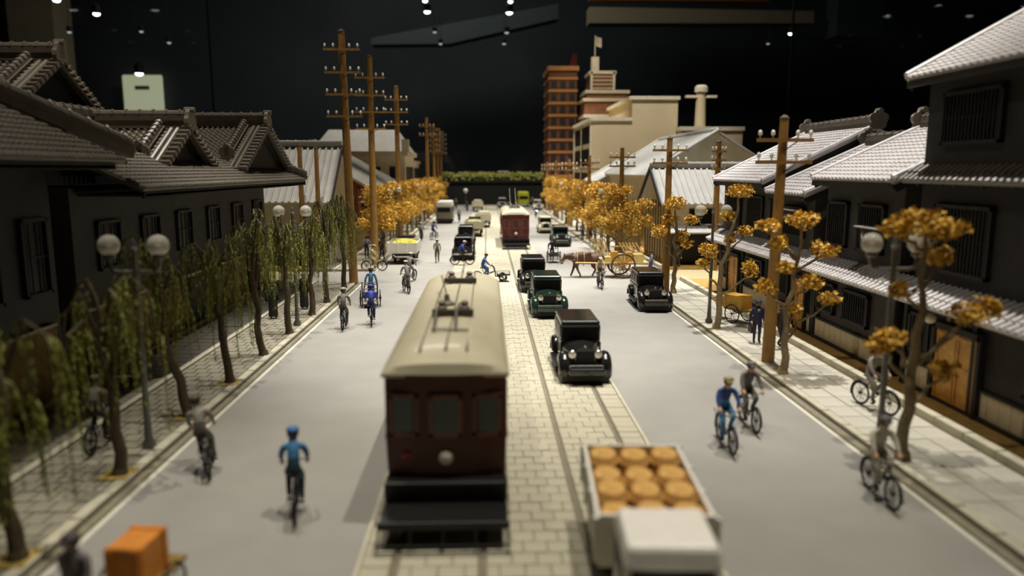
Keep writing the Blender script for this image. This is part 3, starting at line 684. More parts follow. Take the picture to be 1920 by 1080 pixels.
for z in (2.4, 6.4):
    for x in (-4.4, -2.2, 0, 2.2, 4.4): link('window', me, wb, (x, -.03, z))
    for y in (2, 4.5, 7, 9.5): link('window', me2, wb, (5.83, y, z))
w2 = thing('bank_building', 'lower cream building with balcony band just past the western-style one', 'building', (-10.9, 113, 0))
MB().box((-3, 5, 4), (6, 10, 8)).build('wall', CREAMW, w2); MB().box((-3, 5, 8.1), (6.5, 10.5, .4)).build('cornice', WHT, w2); MB().box((.2, 5, 4.1), (.8, 10, .9)).build('balcony', WHT, w2)
for y in (1.5, 4, 6.5, 9): link('window', me2, w2, (.03, y, 2.2)); link('window', me2, w2, (.03, y, 6.3))
# dark viaduct with hedge at the street end
struct('viaduct', MB().box((3.5, 154, 2.4), (26, 6, 4.8)).box((3.5, 150.9, 4.6), (26, .4, .3)), mat('viaduct_black', (22, 24, 22), .9))
b = MB(); rnd = random.Random(3)
for k in range(1500):
    x = rnd.uniform(-9.2, 16.2); z = 4.95 + rnd.random()**1.4*1.5; y = rnd.uniform(151.2, 154.4); a = rnd.uniform(0, PI); s = rnd.uniform(.14, .3)
    dx, dy = cos(a)*s, sin(a)*s
    b.add([(x-dx, y-dy, z-s), (x+dx, y+dy, z-s*.6), (x+dx*.8, y+dy+.1, z+s), (x-dx*.8, y-dy+.1, z+s*.7)], [(0, 1, 2, 3)])
hd = thing('hedge', 'yellow-green hedge along the top of the dark viaduct at the street end', 'hedge', (0, 0, 0))
b.build('foliage', mat('hedge_green', (150, 152, 76), .7, var=.3, scale=1.5), hd, kind='stuff')
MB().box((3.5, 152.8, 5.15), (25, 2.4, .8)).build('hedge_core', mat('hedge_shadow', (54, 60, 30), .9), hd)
t = thing('parked_van', 'pale car top showing over the hedge at the street end', 'car', (3.4, 155.9, 4.8))
MB().box((0, 0, .8), (3.6, 1.6, 1.1)).box((0, 0, 1.6), (2.6, 1.5, .6), top=(.85, .85)).build('body', WHT, t, bevel=.1)
MB().box((0, -.78, 1.6), (2.2, .08, .4)).build('window', GLASSD, t)
for x in (-1.1, 1.1): MB().lathe([(.38, -.85), (.38, .85)], (x, 0, .38), 14, axis='Y').build('wheel', TYRE, t)
# ================================================================== telegraph poles, lamps, trees
def pole(x, y, h, arms, aw, r0, r1, label, z=.15, rot=0, lean=(0, 0)):
    t = thing('telegraph_pole', label, 'pole', (x, y, z), rot, 'timber telegraph poles')
    MB().tube([(0, 0, 0), (lean[0]*.5, lean[1]*.5, h/2), (lean[0], lean[1], h)], [r0, (r0+r1)/2, r1], 14).build('pole', POLEW, t, True)
    MB().lathe([(r1*1.1, 0), (r1*1.1, .06), (r1*.3, .16)], (lean[0], lean[1], h), 12).build('cap', BARKD, t)
    ins = MB().lathe([(.025, 0), (.025, .1), (.07, .1), (.075, .2), (.045, .26), (.01, .28)], n=8).mesh('insulator', INSUL, True)
    for za in arms:
        f = za/h; a = MB().box((lean[0]*f, -r1 - .05, za), (aw, .1, .12)).build('crossarm', POLEW, t)
        for k in (-.45, -.22, .22, .45): link('insulator', ins, a, (lean[0]*f + k*aw, -r1 - .05, za + .06))
        MB().tube([(lean[0]*f, -r1 - .02, za - .35), (lean[0]*f + aw*.22, -r1 - .04, za - .05)], .02, 5).build('brace', IRON, a)
for i, (y, h, arms) in enumerate(((45.5, 14.75, (13.75, 12.45, 11.2, 9.95)), (54.4, 14.6, (13.2, 12, 10.85, 9.7)), (70, 14.2, (13.1, 12, 10.9)), (105, 13.8, (12.7, 11.5)), (118, 13.6, (12.8, 12, 11.2, 10.4, 9.6)), (127, 13.6, (12.8, 12, 11.2, 10.4, 9.6)), (136, 13.6, (12.8, 12, 11.2, 10.4, 9.6)))):
    pole(-8.15, y, h, arms, 2.1, .27, .2, f'tall many-armed telegraph pole on the willow side, {ORD[i]} counting away from the camera', lean=(-.25, 0) if i == 0 else (0, 0))
for i, (y, h, arms) in enumerate(((25.9, 8.55, (7.85, 7.1)), (41.6, 8.5, (7.9, 7.2)), (56.2, 8.35, (7.75, 7.1)), (74, 8.1, (7.5, 6.9)), (92, 8.0, (7.4, 6.8)), (110, 8.0, (7.4, 6.8)), (126, 8, (7.4, 6.8)))):
    pole(10.12, y, h, arms, 1.95, .23, .15, f'short two-armed telegraph pole on the golden-tree side, {ORD[i]} counting away from the camera', lean=(.12, 0) if i == 0 else (0, 0))
pole(-12.8, 52.5, 8.5, (), 1, .2, .15, 'plain armless pole before the ribbed roof, nearer the merchant house', z=.1)
pole(-11.65, 52.4, 8.3, (), 1, .19, .14, 'plain armless pole before the ribbed roof, nearer the tall telegraph poles', z=.1)
pole(15.9, 51.5, 8.8, (8.2, 7.6, 7.0), 1.0, .24, .18, 'stout telegraph pole with three short arms in the side road', z=.02)

def street_lamp(x, y, label, rz=0):
    t = thing('street_lamp', label, 'street lamp', (x, y, .15), rz, 'twin-globe street lamps')
    MB().lathe([(.17, 0), (.17, .12), (.1, .22), (.075, .9), (.06, 4.4), (.055, 4.95)], n=12).build('post', STEELG, t, True)
    MB().lathe([(.05, 4.9), (.1, 5.0), (.06, 5.06), (.07, 5.14), (.012, 5.24)], n=10).build('finial', STEELG, t, True)
    for s in (-1, 1):
        MB().tube([(0, 0, 4.42), (s*.4, 0, 4.42), (s*.53, 0, 4.46), (s*.58, 0, 4.58), (s*.58, 0, 4.74)], .05, 8).build('arm', STEELG, t, True)
        a = MB().lathe([(.06, 4.7), (.14, 4.76), (.13, 4.84), (.05, 4.86)], (s*.58, 0, 0), 12).build('globe_holder', STEELG, t, True)
        MB().ball((s*.58, 0, 5.06), .255, 20, 12).build('globe', GLOBE, t, True)
        MB().ball((s*.58, 0, 5.02), .07, 8, 6).build('bulb', INSUL, a, True)
for i, y in enumerate((18.1, 32.9, 61, 68, 86, 94, 112)): street_lamp(-8.45, y, f'twin-globe street lamp on the willow side, {ORD[i]} from the camera')
for i, y in enumerate((18.0, 32.9, 62, 78, 95)): street_lamp(10.05, y, f'twin-globe street lamp on the golden-tree side, {ORD[i]} from the camera')
t = thing('street_lamp', 'lone single-globe lamp standing mid-road at the street end', 'street lamp', (-3.9, 141, 0))
MB().lathe([(.3, 0), (.3, .2), (.09, .3), (.07, 2.7)], n=10).build('post', STEELG, t); MB().ball((0, 0, 3.1), .45, 14, 8).build('globe', INSUL, t, True)

def limb(mb, a, b, r0, r1, rnd, wob=.12, n=5, sag=0.0):
    a, b = Vector(a), Vector(b); L = (b - a).length; P = []
    for i in range(n + 1):
        f = i/n; p = a.lerp(b, f) + Vector((rnd.uniform(-1, 1), rnd.uniform(-1, 1), rnd.uniform(-.5, .5)))*wob*L*.25*(1 if 0 < i < n else 0)
        p.z += sag*L*4*f*(1 - f); P.append(p)
    mb.tube(P, [r0 + (r1 - r0)*i/n for i in range(n + 1)], 8)
    return P
def leaf(mb, p, s, rnd, drop=0.0):
    a = rnd.uniform(0, 2*PI); u = Vector((cos(a), sin(a), rnd.uniform(-.6, .6))).normalized(); v = u.orthogonal().normalized(); v = (Matrix.Rotation(rnd.uniform(0, 2*PI), 3, u) @ v)
    nrm = u.cross(v); w = s*.55; t = nrm*s*.22
    mb.add([p, p + u*s*.5 + v*w + t, p + u*s, p + u*s*.5 - v*w + t], [(0, 1, 2), (0, 2, 3)])
def willow(x, y, h, seed, label, lean=(0, 0), spread=1.0, bare=False):
    rnd = random.Random(seed); t = thing('willow_tree', label, 'tree', (x, y, .15), 0, 'willows along the kerb')
    wd = MB(); fo = MB(); top = Vector((lean[0], lean[1], h*.72))
    tr = limb(wd, (0, 0, 0), top, .15, .08, rnd, .1, 7)
    wd.lathe([(.2, 0), (.155, .18)], n=8)
    nb = 7
    for k in range(nb):
        a = 2*PI*k/nb + rnd.uniform(-.4, .4); f = rnd.uniform(.5, 1); o = tr[min(7, int(f*7 + .5))]
        r = spread*rnd.uniform(.45, 1); up = (h - o.z)*rnd.uniform(.55, 1.0)
        q = [o, o + Vector((cos(a)*r*.25, sin(a)*r*.25, up*.6)), o + Vector((cos(a)*r*.6, sin(a)*r*.6, up)), o + Vector((cos(a)*r, sin(a)*r, up*.86)), o + Vector((cos(a)*r*1.18, sin(a)*r*1.18, up*.45))]
        wd.tube(q, [.06, .05, .04, .028, .014], 6)
        for s_ in range(9):
            i = rnd.choice((1, 2, 2, 3, 3, 4)); p = q[i] + Vector((rnd.uniform(-.1, .1), rnd.uniform(-.1, .1), 0)); L = min(p.z - .9, rnd.uniform(1.0, 2.6))
            if L < .4: continue
            d = rnd.uniform(0, 2*PI); out = rnd.uniform(.08, .4); P = []
            for j in range(7):
                f = j/6; P.append(p + Vector((cos(d)*out*math.sqrt(f), sin(d)*out*math.sqrt(f), .08*sin(f*PI) - L*f*f*.55 - L*f*.45)))
            fo.tube(P, [.014]*6 + [.006], 3, caps=False)
            for j in range(int(L*16)):
                f = rnd.uniform(.12, 1)*6; i0 = min(5, int(f)); pp = P[i0].lerp(P[i0+1], f - i0)
                b = rnd.uniform(0, 2*PI); sl = rnd.uniform(.1, .19); dv = Vector((cos(b)*.5, sin(b)*.5, -.85)).normalized()*sl; sd = Vector((-sin(b), cos(b), 0))*.019
                fo.add([pp, pp + dv*.5 + sd, pp + dv, pp + dv*.5 - sd], [(0, 1, 2, 3)])
    wd.build('trunk', BARKD, t, True); fo.build('foliage', WILLOW, t, kind='stuff')
for i, (y, h, ln) in enumerate(((12.65, 4.5, (-.2, .1)), (16.4, 4.9, (-.1, 0)), (20.4, 5.3, (-.75, .1)), (23.8, 5.1, (-.35, 0)), (27.5, 5.5, (-.3, 0)), (31.2, 5.4, (0, 0)), (35.3, 5.0, (.05, 0)), (38.7, 5.4, (.1, 0)), (43.5, 5.6, (0, 0)))):
    willow(-8.36, y, h, 40 + i, f'drooping green willow with dark trunk, {ORD[i]} of the row counting from the camera', ln)
# soil pads round trunks
PAD = mat('yellow_soil', (176, 150, 78), .95, var=.25)
def pad(x, y, label):
    t = MB().box((0, 0, 0), (.62, .7, .03)).build('soil_pad', PAD, loc=(x, y, .168)); tag(t, label, 'soil')
for i, y in enumerate((12.65, 16.4, 20.4, 23.8)): pad(-8.4, y, f'yellowish soil pad at the foot of the {ORD[i]} willow from the camera')

def gold_tree(x, y, clusters, seed, label, trunk_h=2.4, dens=1.0, lean=0.0, root=None):
    """clusters: (dx, dz, radius, flat) seen across the street; each gets its own limb"""
    rnd = random.Random(seed); t = thing('street_tree', label, 'tree', (x, y, .15), 0, 'golden trees along the kerbs')
    wd = MB(); fo = MB(); tr = limb(wd, (0, 0, 0), (lean, 0, trunk_h), .15, .11, rnd, .12, 6); wd.lathe([(.21, 0), (.15, .2)], n=8)
    zs = sorted(c[1] for c in clusters); top = max(clusters, key=lambda c: c[1])
    mainp = limb(wd, (lean, 0, trunk_h), (top[0]*.8, 0, top[1] - .15), .11, .045, rnd, .15, 6)
    for dx, dz, r, fl in clusters:
        dy = rnd.uniform(-.5, .5)*abs(dx) + rnd.uniform(-.25, .25)
        c = Vector((dx, dy, dz))
        src = [p for p in tr[3:] + mainp if p.z < dz - .2] or [tr[3]]
        o = min(src, key=lambda p: abs((c.z - p.z) - 1.1*Vector((c.x - p.x, c.y - p.y)).length))
        if (dx, dz) != (top[0], top[1]): limb(wd, o, c - Vector((0, 0, r*.3)), .055, .03, rnd, .35, 5)
        for k in range(3): limb(wd, c - Vector((0, 0, r*.4)), c + Vector((rnd.uniform(-r, r)*.7, rnd.uniform(-r, r)*.7, rnd.uniform(-.2, .6)*r)), .025, .012, rnd, .3, 3)
        for k in range(int(150*dens*r/.4)):
            v = Vector((rnd.gauss(0, 1), rnd.gauss(0, 1), rnd.gauss(0, 1))).normalized()*r*rnd.random()**.4
            leaf(fo, c + Vector((v.x, v.y, v.z*fl)), rnd.uniform(.11, .19), rnd)
    wd.build('trunk', BARKP, t, True); fo.build('foliage', GOLD, t, kind='stuff'); return t
gold_tree(9.95, 16.75, ((0.1, 5.65, .62, .55), (.55, 5.5, .4, .6), (-.5, 5.5, .36, .6), (.62, 4.85, .34, .7), (1.1, 3.55, .42, .7), (1.5, 3.75, .3, .7), (-.75, 3.05, .36, .7), (-.95, 2.85, .24, .8), (.72, 2.25, .28, .8), (-.35, 4.1, .22, .9)), 7, 'golden-leaved kerb tree beside the wooden door, first of its row from the camera', 2.6, lean=.1)
gold_tree(10.03, 24.3, ((.4, 5.2, .5, .6), (-.65, 5.0, .42, .5), (-.35, 4.45, .3, .8), (1.1, 4.2, .42, .7), (.62, 3.2, .36, .7), (1.45, 2.6, .34, .7), (-.75, 3.0, .34, .8), (.3, 2.2, .22, .8), (-.2, 3.7, .25, .8)), 8, 'golden-leaved kerb tree just beyond the short telegraph pole, second of its row from the camera', 1.7, lean=.05)
gold_tree(10.02, 31.7, ((.85, 5.95, .62, .45), (.3, 4.9, .3, .7), (-.5, 3.4, .38, .9), (1.3, 4.2, .36, .7), (1.15, 2.7, .36, 1.1), (.5, 3.9, .26, .8), (-.75, 2.9, .24, .8)), 9, 'golden-leaved kerb tree beside the second lamp, third of its row from the camera', 2.2, lean=.1)
gold_tree(10.5, 41.2, ((-.1, 5.0, .62, .7), (-1.05, 3.5, .5, .7), (.9, 4.1, .42, .7), (.35, 3.2, .42, .8), (-.3, 4.1, .5, .7), (.75, 2.7, .32, .8), (1.5, 4.6, .3, .7)), 10, 'golden-leaved kerb tree behind the parked black car, fourth of its row from the camera', 2.0)
def dense(seed):
    r = random.Random(seed); return [(r.uniform(-1.45, 1.45), r.uniform(2.1, 5.3), r.uniform(.5, .8), .75) for _ in range(11)] + [(0, 5.4, .6, .7)]
proto = [gold_tree(10.2, 54.6, dense(50), 60, 'dense golden kerb tree beyond the side road, fifth of its row from the camera', 1.6, .62),
         gold_tree(10.2, 58.4, dense(51), 61, 'dense golden kerb tree beyond the side road, sixth of its row from the camera', 1.6, .62),
         gold_tree(10.2, 62.2, dense(52), 62, 'dense golden kerb tree beyond the side road, seventh of its row from the camera', 1.6, .62)]
for i, y in enumerate((66, 70, 74.4, 79, 84, 89.5, 95, 101, 107, 113.5, 120)):
    dup(proto[i % 3], (10.2, y, .15), i*1.3, 'dense golden tree far along the parked-car side, merged with its neighbours in one yellow mass', 'merged golden trees of the parked-car side')
for i, y in enumerate((57, 61, 65.2, 69.5, 74, 79, 84, 89.5, 95, 101, 107, 113.5, 120, 127, 134)):
    lb = 'golden tree behind the white truck, first past the side road on the willow side' if i == 0 else 'dense golden tree far along the willow side, merged with its neighbours in one yellow mass'
    dup(proto[(i + 1) % 3], (-8.35, y, .15), i*1.7 + .6, lb, 'merged golden trees of the willow side' if i else None)
# ================================================================== trams, cars, trucks
PAINT = dict(black=mat('black_car_paint', (30, 29, 28), .22, var=0, coat=.6), green=mat('dark_green_car_paint', (34, 52, 44), .22, var=0, coat=.6),
             beige=mat('beige_car_paint', (204, 198, 172), .35, var=.04, coat=.3), grey=mat('grey_car_paint', (124, 124, 120), .35, var=.05), lime=mat('lime_bus_paint', (190, 196, 42), .4, var=.05),
             white=mat('white_truck_paint', (240, 236, 226), .4, var=.04), dkgrey=mat('dim_bus_paint', (132, 128, 112), .5, var=.05))
def wheel_mesh(r, w_, spokes=0, name='wheel'):
    b = MB().torus((0, 0, 0), r - w_*.45, w_*.45, 'X', 22, 8, 0, sx=1.1)
    b.lathe([(r*.2, -w_*.42), (r*.62, -w_*.3), (r*.62, w_*.3), (r*.2, w_*.42)], n=16, mi=1, axis='X')
    b.lathe([(.01, -w_*.55), (r*.2, -w_*.5), (r*.2, w_*.5), (.01, w_*.55)], n=10, mi=2, axis='X')
    return b.mesh(name, [TYRE, IRON, CHROME], True)
WHEEL = wheel_mesh(.36, .17)
def arch(mb, x, yc, zc, r, w_, a0, a1, t=.05, n=10, bulge=1.0):
    """mudguard: a curved shell with rounded shoulders over a wheel; angle 0 faces forward (+Y)"""
    loops = []
    for i in range(n + 1):
        a = a0 + (a1 - a0)*i/n; l = []
        for dx, k in ((-.5, -.12), (-.5, .0), (-.33, .09), (0, .13), (.33, .09), (.5, .0), (.5, -.12), (.3, .0), (0, .04), (-.3, .0)):
            q = r + k*bulge; l.append((x + dx*w_, yc + q*cos(a), zc + q*sin(a)))
        loops.append(l)
    mb.loft(loops)
def car(x, y, rz, col, label, group='motor cars of the 1930s', sc=1.0):
    t = thing('motor_car', label, 'car', (x, y, .05 if -2.3 < x < 4.1 else 0), rz, group, sc); P = PAINT[col]
    b = MB(); b.box((0, -.75, .76), (1.42, 2.5, .62), top=(1.0, .98)).box((0, .3, .46), (1.2, 4.0, .22))
    b.build('body', P, t, bevel=.06)
    c = MB(); c.box((0, -.72, 1.36), (1.4, 2.3, .68), top=(.95, .93)); c.build('cabin', P, t, bevel=.09)
    r = MB(); r.box((0, -.7, 1.74), (1.4, 2.36, .14), top=(.9, .92)); r.build('roof', P, t, bevel=.06)
    MB().box((0, .52, 1.64), (1.3, .2, .05)).build('sun_visor', P, t)
    MB().box((0, .43, 1.37), (1.16, .05, .4), rot=Matrix.Rotation(.06, 3, 'X')).build('windscreen', GLASSD, t)
    MB().box((0, -1.86, 1.4), (.8, .06, .34)).build('rear_window', GLASSD, t)
    for s in (-1, 1):
        for yy, l in ((-.05, .62), (-.78, .62), (-1.42, .5)): MB().box((s*.688, yy, 1.39), (.04, l, .38)).build('side_window', GLASSD, t)
        MB().box((s*.72, -.4, 1.02), (.03, .12, .03)).build('door_handle', CHROME, t)
    # bonnet: rounded loft narrowing to the radiator
    loops = []
    for yy, w_, zt in ((.42, .66, 1.16), (1.0, .52, 1.13), (1.62, .37, 1.08)):
        l = [(-w_, yy, .5), (w_, yy, .5), (w_, yy, zt - .24), (w_*.86, yy, zt - .08), (w_*.5, yy, zt - .01), (0, yy, zt + .03), (-w_*.5, yy, zt - .01), (-w_*.86, yy, zt - .08), (-w_, yy, zt - .24)]
        loops.append(l)
    MB().loft(loops).build('bonnet', P, t, True)
    rd = MB().poly([(-.35, 1.6, .48), (.35, 1.6, .48), (.36, 1.6, 1.02), (.2, 1.6, 1.1), (0, 1.6, 1.14), (-.2, 1.6, 1.1), (-.36, 1.6, 1.02)], (0, .1, 0)).build('radiator', P, t)
    g_ = MB().box((0, 1.71, .77), (.6, .03, .5)); g_.build('grille', BLACKW, rd)
    MB().ball((0, 1.68, 1.17), .045, 8, 5).build('radiator_cap', CHROME, rd)
    for s in (-1, 1):
        f = MB(); arch(f, s*.68, 1.42, .4, .42, .4, RAD(-28), RAD(165), n=12, bulge=1.3); f.ball((s*.68, 1.66, .72), (.2, .24, .15), 12, 8)
        f.build('front_fender', P, t, True)
        f = MB(); arch(f, s*.7, -1.35, .38, .42, .36, RAD(5), RAD(190), n=10); f.build('rear_fender', P, t, True)
        MB().box((s*.78, .06, .34), (.3, 2.0, .06)).build('running_board', IRON, t)
        for yy in (1.42, -1.35):
            link('wheel', WHEEL, t, (s*.7, yy, .36))
        hl_ = MB().lathe([(.02, -.16), (.09, -.12), (.135, 0), (.14, .05)], (s*.43, 1.66, .92), 14, axis='Y').build('headlamp', P, t, True)
        MB().lathe([(.14, .05), (.125, .075), (.02, .085)], (s*.43, 1.66, .92), 14, axis='Y').build('lens', CHROME, hl_, True)
        MB().tube([(s*.43, 1.64, .8), (s*.5, 1.6, .6)], .03, 6).build('lamp_bracket', IRON, hl_)
    MB().box((0, 2.02, .56), (1.12, .06, .16)).build('front_bumper', CHROME, t, bevel=.02)
    MB().box((0, 1.82, .29), (1.56, .3, .48)).box((0, 1.84, .55), (.9, .3, .06)).build('front_apron', BLACKW, t, bevel=.04)
    MB().box((0, -2.06, .52), (1.4, .06, .14)).build('rear_bumper', CHROME, t, bevel=.02)
    MB().lathe([(.1, -.1), (.36, -.09), (.36, .09), (.1, .1)], (0, -2.1, .86), 18, axis='Y').build('spare_wheel', TYRE, t, True)
    return t
car(3.23, 25.6, PI, 'black', 'black saloon car on the tram tracks right of the near tram, first in its queue')
car(2.98, 36.6, PI, 'green', 'dark green saloon car, middle of the queue on the tram tracks')
car(2.75, 44.0, PI, 'black', 'black saloon car half hidden behind the dark green one')
car(8.45, 38.2, PI - .03, 'black', 'black saloon car parked at the kerb below the horse cart')
car(6.9, 70.0, PI, 'green', 'green saloon car following the cream car beyond the horse cart')
car(6.6, 84.5, PI, 'beige', 'cream saloon car ahead of the red tram on the parked-car side')
car(-1.83, 59.5, 0, 'black', 'black saloon car driving away just beyond the near tram roof')
car(-1.95, 71, 0, 'black', 'black saloon car driving away, the farther of two behind the near tram roof')
car(2.9, 139, PI, 'grey', 'grey motor car with bright lamp far down the tracks by the viaduct')
car(9.0, 132, PI, 'beige', 'small pale car beside the lime bus at the street end')

def truck(x, y, rz, cabcol, bedcol, label, bed_l=3.0, bed_w=1.78, sc=1.0, roofcol=None):
    """small open lorry, front towards local +Y"""
    t = thing('delivery_truck', label, 'truck', (x, y, .05 if -2.3 < x < 4.1 else 0), rz, 'open delivery trucks', sc); P, Q = PAINT[cabcol], PAINT[bedcol]
    MB().box((0, .4, .52), (.9, 4.9, .16)).build('chassis', IRON, t)
    MB().box((0, .92, 1.1), (1.34, 1.2, .9)).build('cab', P, t, bevel=.05)
    MB().box((0, .95, 1.71), (1.4, 1.36, .36), top=(.9, .9)).build('cab_roof', PAINT[roofcol or cabcol], t, bevel=.08)
    MB().box((0, 1.53, 1.36), (1.14, .05, .36)).build('windscreen', GLASSD, t)
    MB().box((0, .3, 1.36), (.8, .05, .26)).build('rear_window', GLASSD, t)
    for s in (-1, 1): MB().box((s*.675, .95, 1.36), (.04, .7, .36)).build('side_window', GLASSD, t)
    MB().loft([[(-w_, yy, .55), (w_, yy, .55), (w_, yy, zt - .2), (w_*.6, yy, zt), (-w_*.6, yy, zt), (-w_, yy, zt - .2)] for yy, w_, zt in ((1.5, .62, 1.12), (2.3, .4, 1.06))]).build('bonnet', P, t, bevel=.03)
    rd = MB().box((0, 2.33, .84), (.7, .1, .62)).build('radiator', CHROME, t); MB().box((0, 2.39, .84), (.56, .04, .5)).build('grille', BLACKW, rd)
    L, W2, z0, z1 = bed_l, bed_w, .92, 1.62; yc = .22 - L/2
    MB().box((0, yc, z0 - .05), (W2, L, .1)).build('bed_floor', Q, t)
    for k, (c, d) in enumerate((((-W2/2, yc, 1.26), (.07, L, .72)), ((W2/2, yc, 1.26), (.07, L, .72)), ((0, yc - L/2, 1.26), (W2, .07, .72)), ((0, yc + L/2, 1.3), (W2, .07, .8)))):
        bd = MB().box(c, d).build('side_board' if k < 2 else 'tail_board' if k == 2 else 'head_board', Q, t)
        n = 3
        for i in range(n + 1):
            f = -.5 + i/n
            if k < 2: MB().box((c[0] + (.05 if k else -.05), c[1] + f*(L - .1), c[2]), (.06, .08, .74)).build('stake', Q, bd)
            elif k == 2: MB().box((f*(W2 - .1), c[1] - .05, c[2]), (.08, .06, .74)).build('stake', Q, bd)
    MB().box((0, yc, z0 - .2), (1.0, L - .2, .2)).build('bed_bearers', IRON, t)
    for s in (-1, 1):
        for yy in (1.75, yc - .2): link('wheel', WHEEL, t, (s*.68, yy, .36))
        f = MB(); arch(f, s*.68, 1.75, .38, .44, .34, RAD(-10), RAD(185)); f.build('front_fender', MATS['black_car_paint'], t, True)
        f = MB(); arch(f, s*.72, yc - .2, .38, .44, .32, RAD(0), RAD(180)); f.build('rear_fender', MATS['black_car_paint'], t, True)
        MB().lathe([(.03, -.1), (.13, 0), (.12, .05)], (s*.42, 2.3, 1.0), 12, axis='Y').build('headlamp', CHROME, t, True)
        MB().lathe([(.03, .05), (.08, 0), (.03, -.04)], (s*.6, yc - L/2 - .06, .72), 10, axis='Y').build('tail_lamp', CHROME, t, True)
    MB().box((0, 2.6, .56), (1.5, .06, .14)).build('front_bumper', CHROME, t); MB().box((0, yc - L/2 - .1, .6), (1.1, .06, .12)).build('rear_bumper', CHROME, t)
    return t, yc, L
# near white truck with round straw bundles
t, yc, L = truck(2.62, 10.95, PI - .06, 'white', 'white', 'white truck in front, its bed packed with round straw bundles', 3.15, 1.8)
STRAW = mat('straw_tan', (226, 182, 108), .85, var=.16, scale=5, col2=(196, 146, 76), bump=.5, bscale=60)
bun = MB().lathe([(.06, 0), (.27, .02), (.305, .14), (.3, .46), (.25, .56), (.12, .6), (.02, .605)], n=16)
bun.torus((0, 0, .17), .3, .02, 'Z', 16, 5); bun.torus((0, 0, .44), .298, .02, 'Z', 16, 5); bun = bun.mesh('straw_bundle', STRAW, True)
rnd = random.Random(4)
colw = ('by the tram tracks', 'in the middle', 'on the kerb side'); roww = ('tail row', 'second tail row', 'third tail row', 'row behind cab')
for j in range(4):
    for i in range(3):
        lx = (-.58 + i*.58); ly = yc - L/2 + .42 + j*.76
        q = Matrix.Rotation(PI - .06, 3, 'Z') @ Vector((-lx, ly, 0)); o = link('straw_bundle', bun, None, (2.62 + q.x, 10.95 + q.y, .98 + .08*(j == 0))); o.scale = (.94, 1.22, 1.08 + rnd.uniform(0, .15)); o.rotation_euler = (0, 0, -.06); tag(o, f'round straw bundle on the white truck, {roww[j]}, {colw[i]}', 'bundle', 'straw bundles on the white truck')
# truck with yellow-green load seen from behind
t, yc, L = truck(-6.3, 58.3, 0, 'black', 'white', 'white-sided truck driving away with a heap of yellow fruit beside the golden trees', 3.0, 2.15)
FRUIT = mat('yellow_green_fruit', (206, 200, 84), .6, var=.2, scale=8)
b = MB(); rnd = random.Random(8)
for k in range(240):
    rx, ry = rnd.uniform(-.88, .88), rnd.uniform(-1.28, 1.28); b.ball((rx, ry, .07 + .72*(1 - .35*rx*rx - .15*ry*ry)*rnd.uniform(.78, 1)), .11, 6, 4)
b.box((0, 0, .33), (1.8, 2.6, .56))
ld = b.build('fruit_heap', FRUIT, loc=(-6.3, 58.3 + yc, .925), kind='stuff'); tag(ld, 'heap of yellow-green fruit in the white-sided truck', 'fruit')
t, yc, L = truck(-1.3, 80.5, 0, 'black', 'beige', 'cream-bedded truck driving away with small pale load past the two black cars', 2.8, 1.9)
ld = MB()
for k in range(60): ld.ball((rnd.uniform(-.7, .7), rnd.uniform(-1.1, 1.1), rnd.uniform(.3, .62)), .15, 6, 4)
ld.box((0, 0, .24), (1.7, 2.5, .44)); ld = ld.build('cabbage_heap', mat('pale_cabbage', (206, 208, 160), .7, var=.15), loc=(-1.3, 80.5 + yc, 1.0), kind='stuff'); tag(ld, 'heap of pale cabbages in the cream-bedded truck', 'vegetables')
t, yc, L = truck(-.4, 92.5, 0, 'black', 'beige', 'black-cabbed truck with cream bed driving on the tracks far ahead', 2.4, 1.7, roofcol='beige')
truck(-1.5, 127, 0, 'black', 'beige', 'cream and black truck, farthest on the willow-side tracks', 2.4, 1.7, roofcol='beige')

def bus(x, y, rz, P, R, label, L=6.2):
    t = thing('motor_bus', label, 'bus', (x, y, .05 if -2.3 < x < 4.1 else 0), rz, None)
    MB().box((0, 0, 1.35), (2.1, L, 1.7)).build('body', P, t, bevel=.12)
    MB().box((0, 0, 2.52), (2.06, L - .1, .66), top=(.9, .97)).build('roof', R, t, bevel=.12)
    for yy, d in ((-L/2, -1), (L/2, 1)): MB().box((0, yy + d*.01, 1.82), (1.6, .06, .58)).build('window', GLASSD, t)
    for s in (-1, 1):
        for k in range(5): MB().box((s*1.04, -L/2 + .8 + k*1.1, 1.8), (.06, .85, .56)).build('window', GLASSD, t)
        for yy in (-L/2 + 1.2, L/2 - 1.1): link('wheel', WHEEL, t, (s*.9, yy, .36))
    MB().box((0, -L/2 - .06, .5), (2.1, .1, .18)).build('rear_bumper', IRON, t); MB().box((0, L/2 + .06, .5), (2.1, .1, .18)).build('front_bumper', CHROME, t)
    for s in (-1, 1): MB().lathe([(.03, 0), (.14, .02), (.12, .08)], (s*.7, L/2, .95), 12, axis='Y').build('headlamp', CHROME, t, True)
bus(-5.55, 101, 0, PAINT['dkgrey'], PAINT['white'], 'grey bus with white roof driving away beside the golden trees')
bus(7.0, 144, PI, PAINT['lime'], PAINT['lime'], 'lime yellow bus at the street end beyond the red tram', 5)

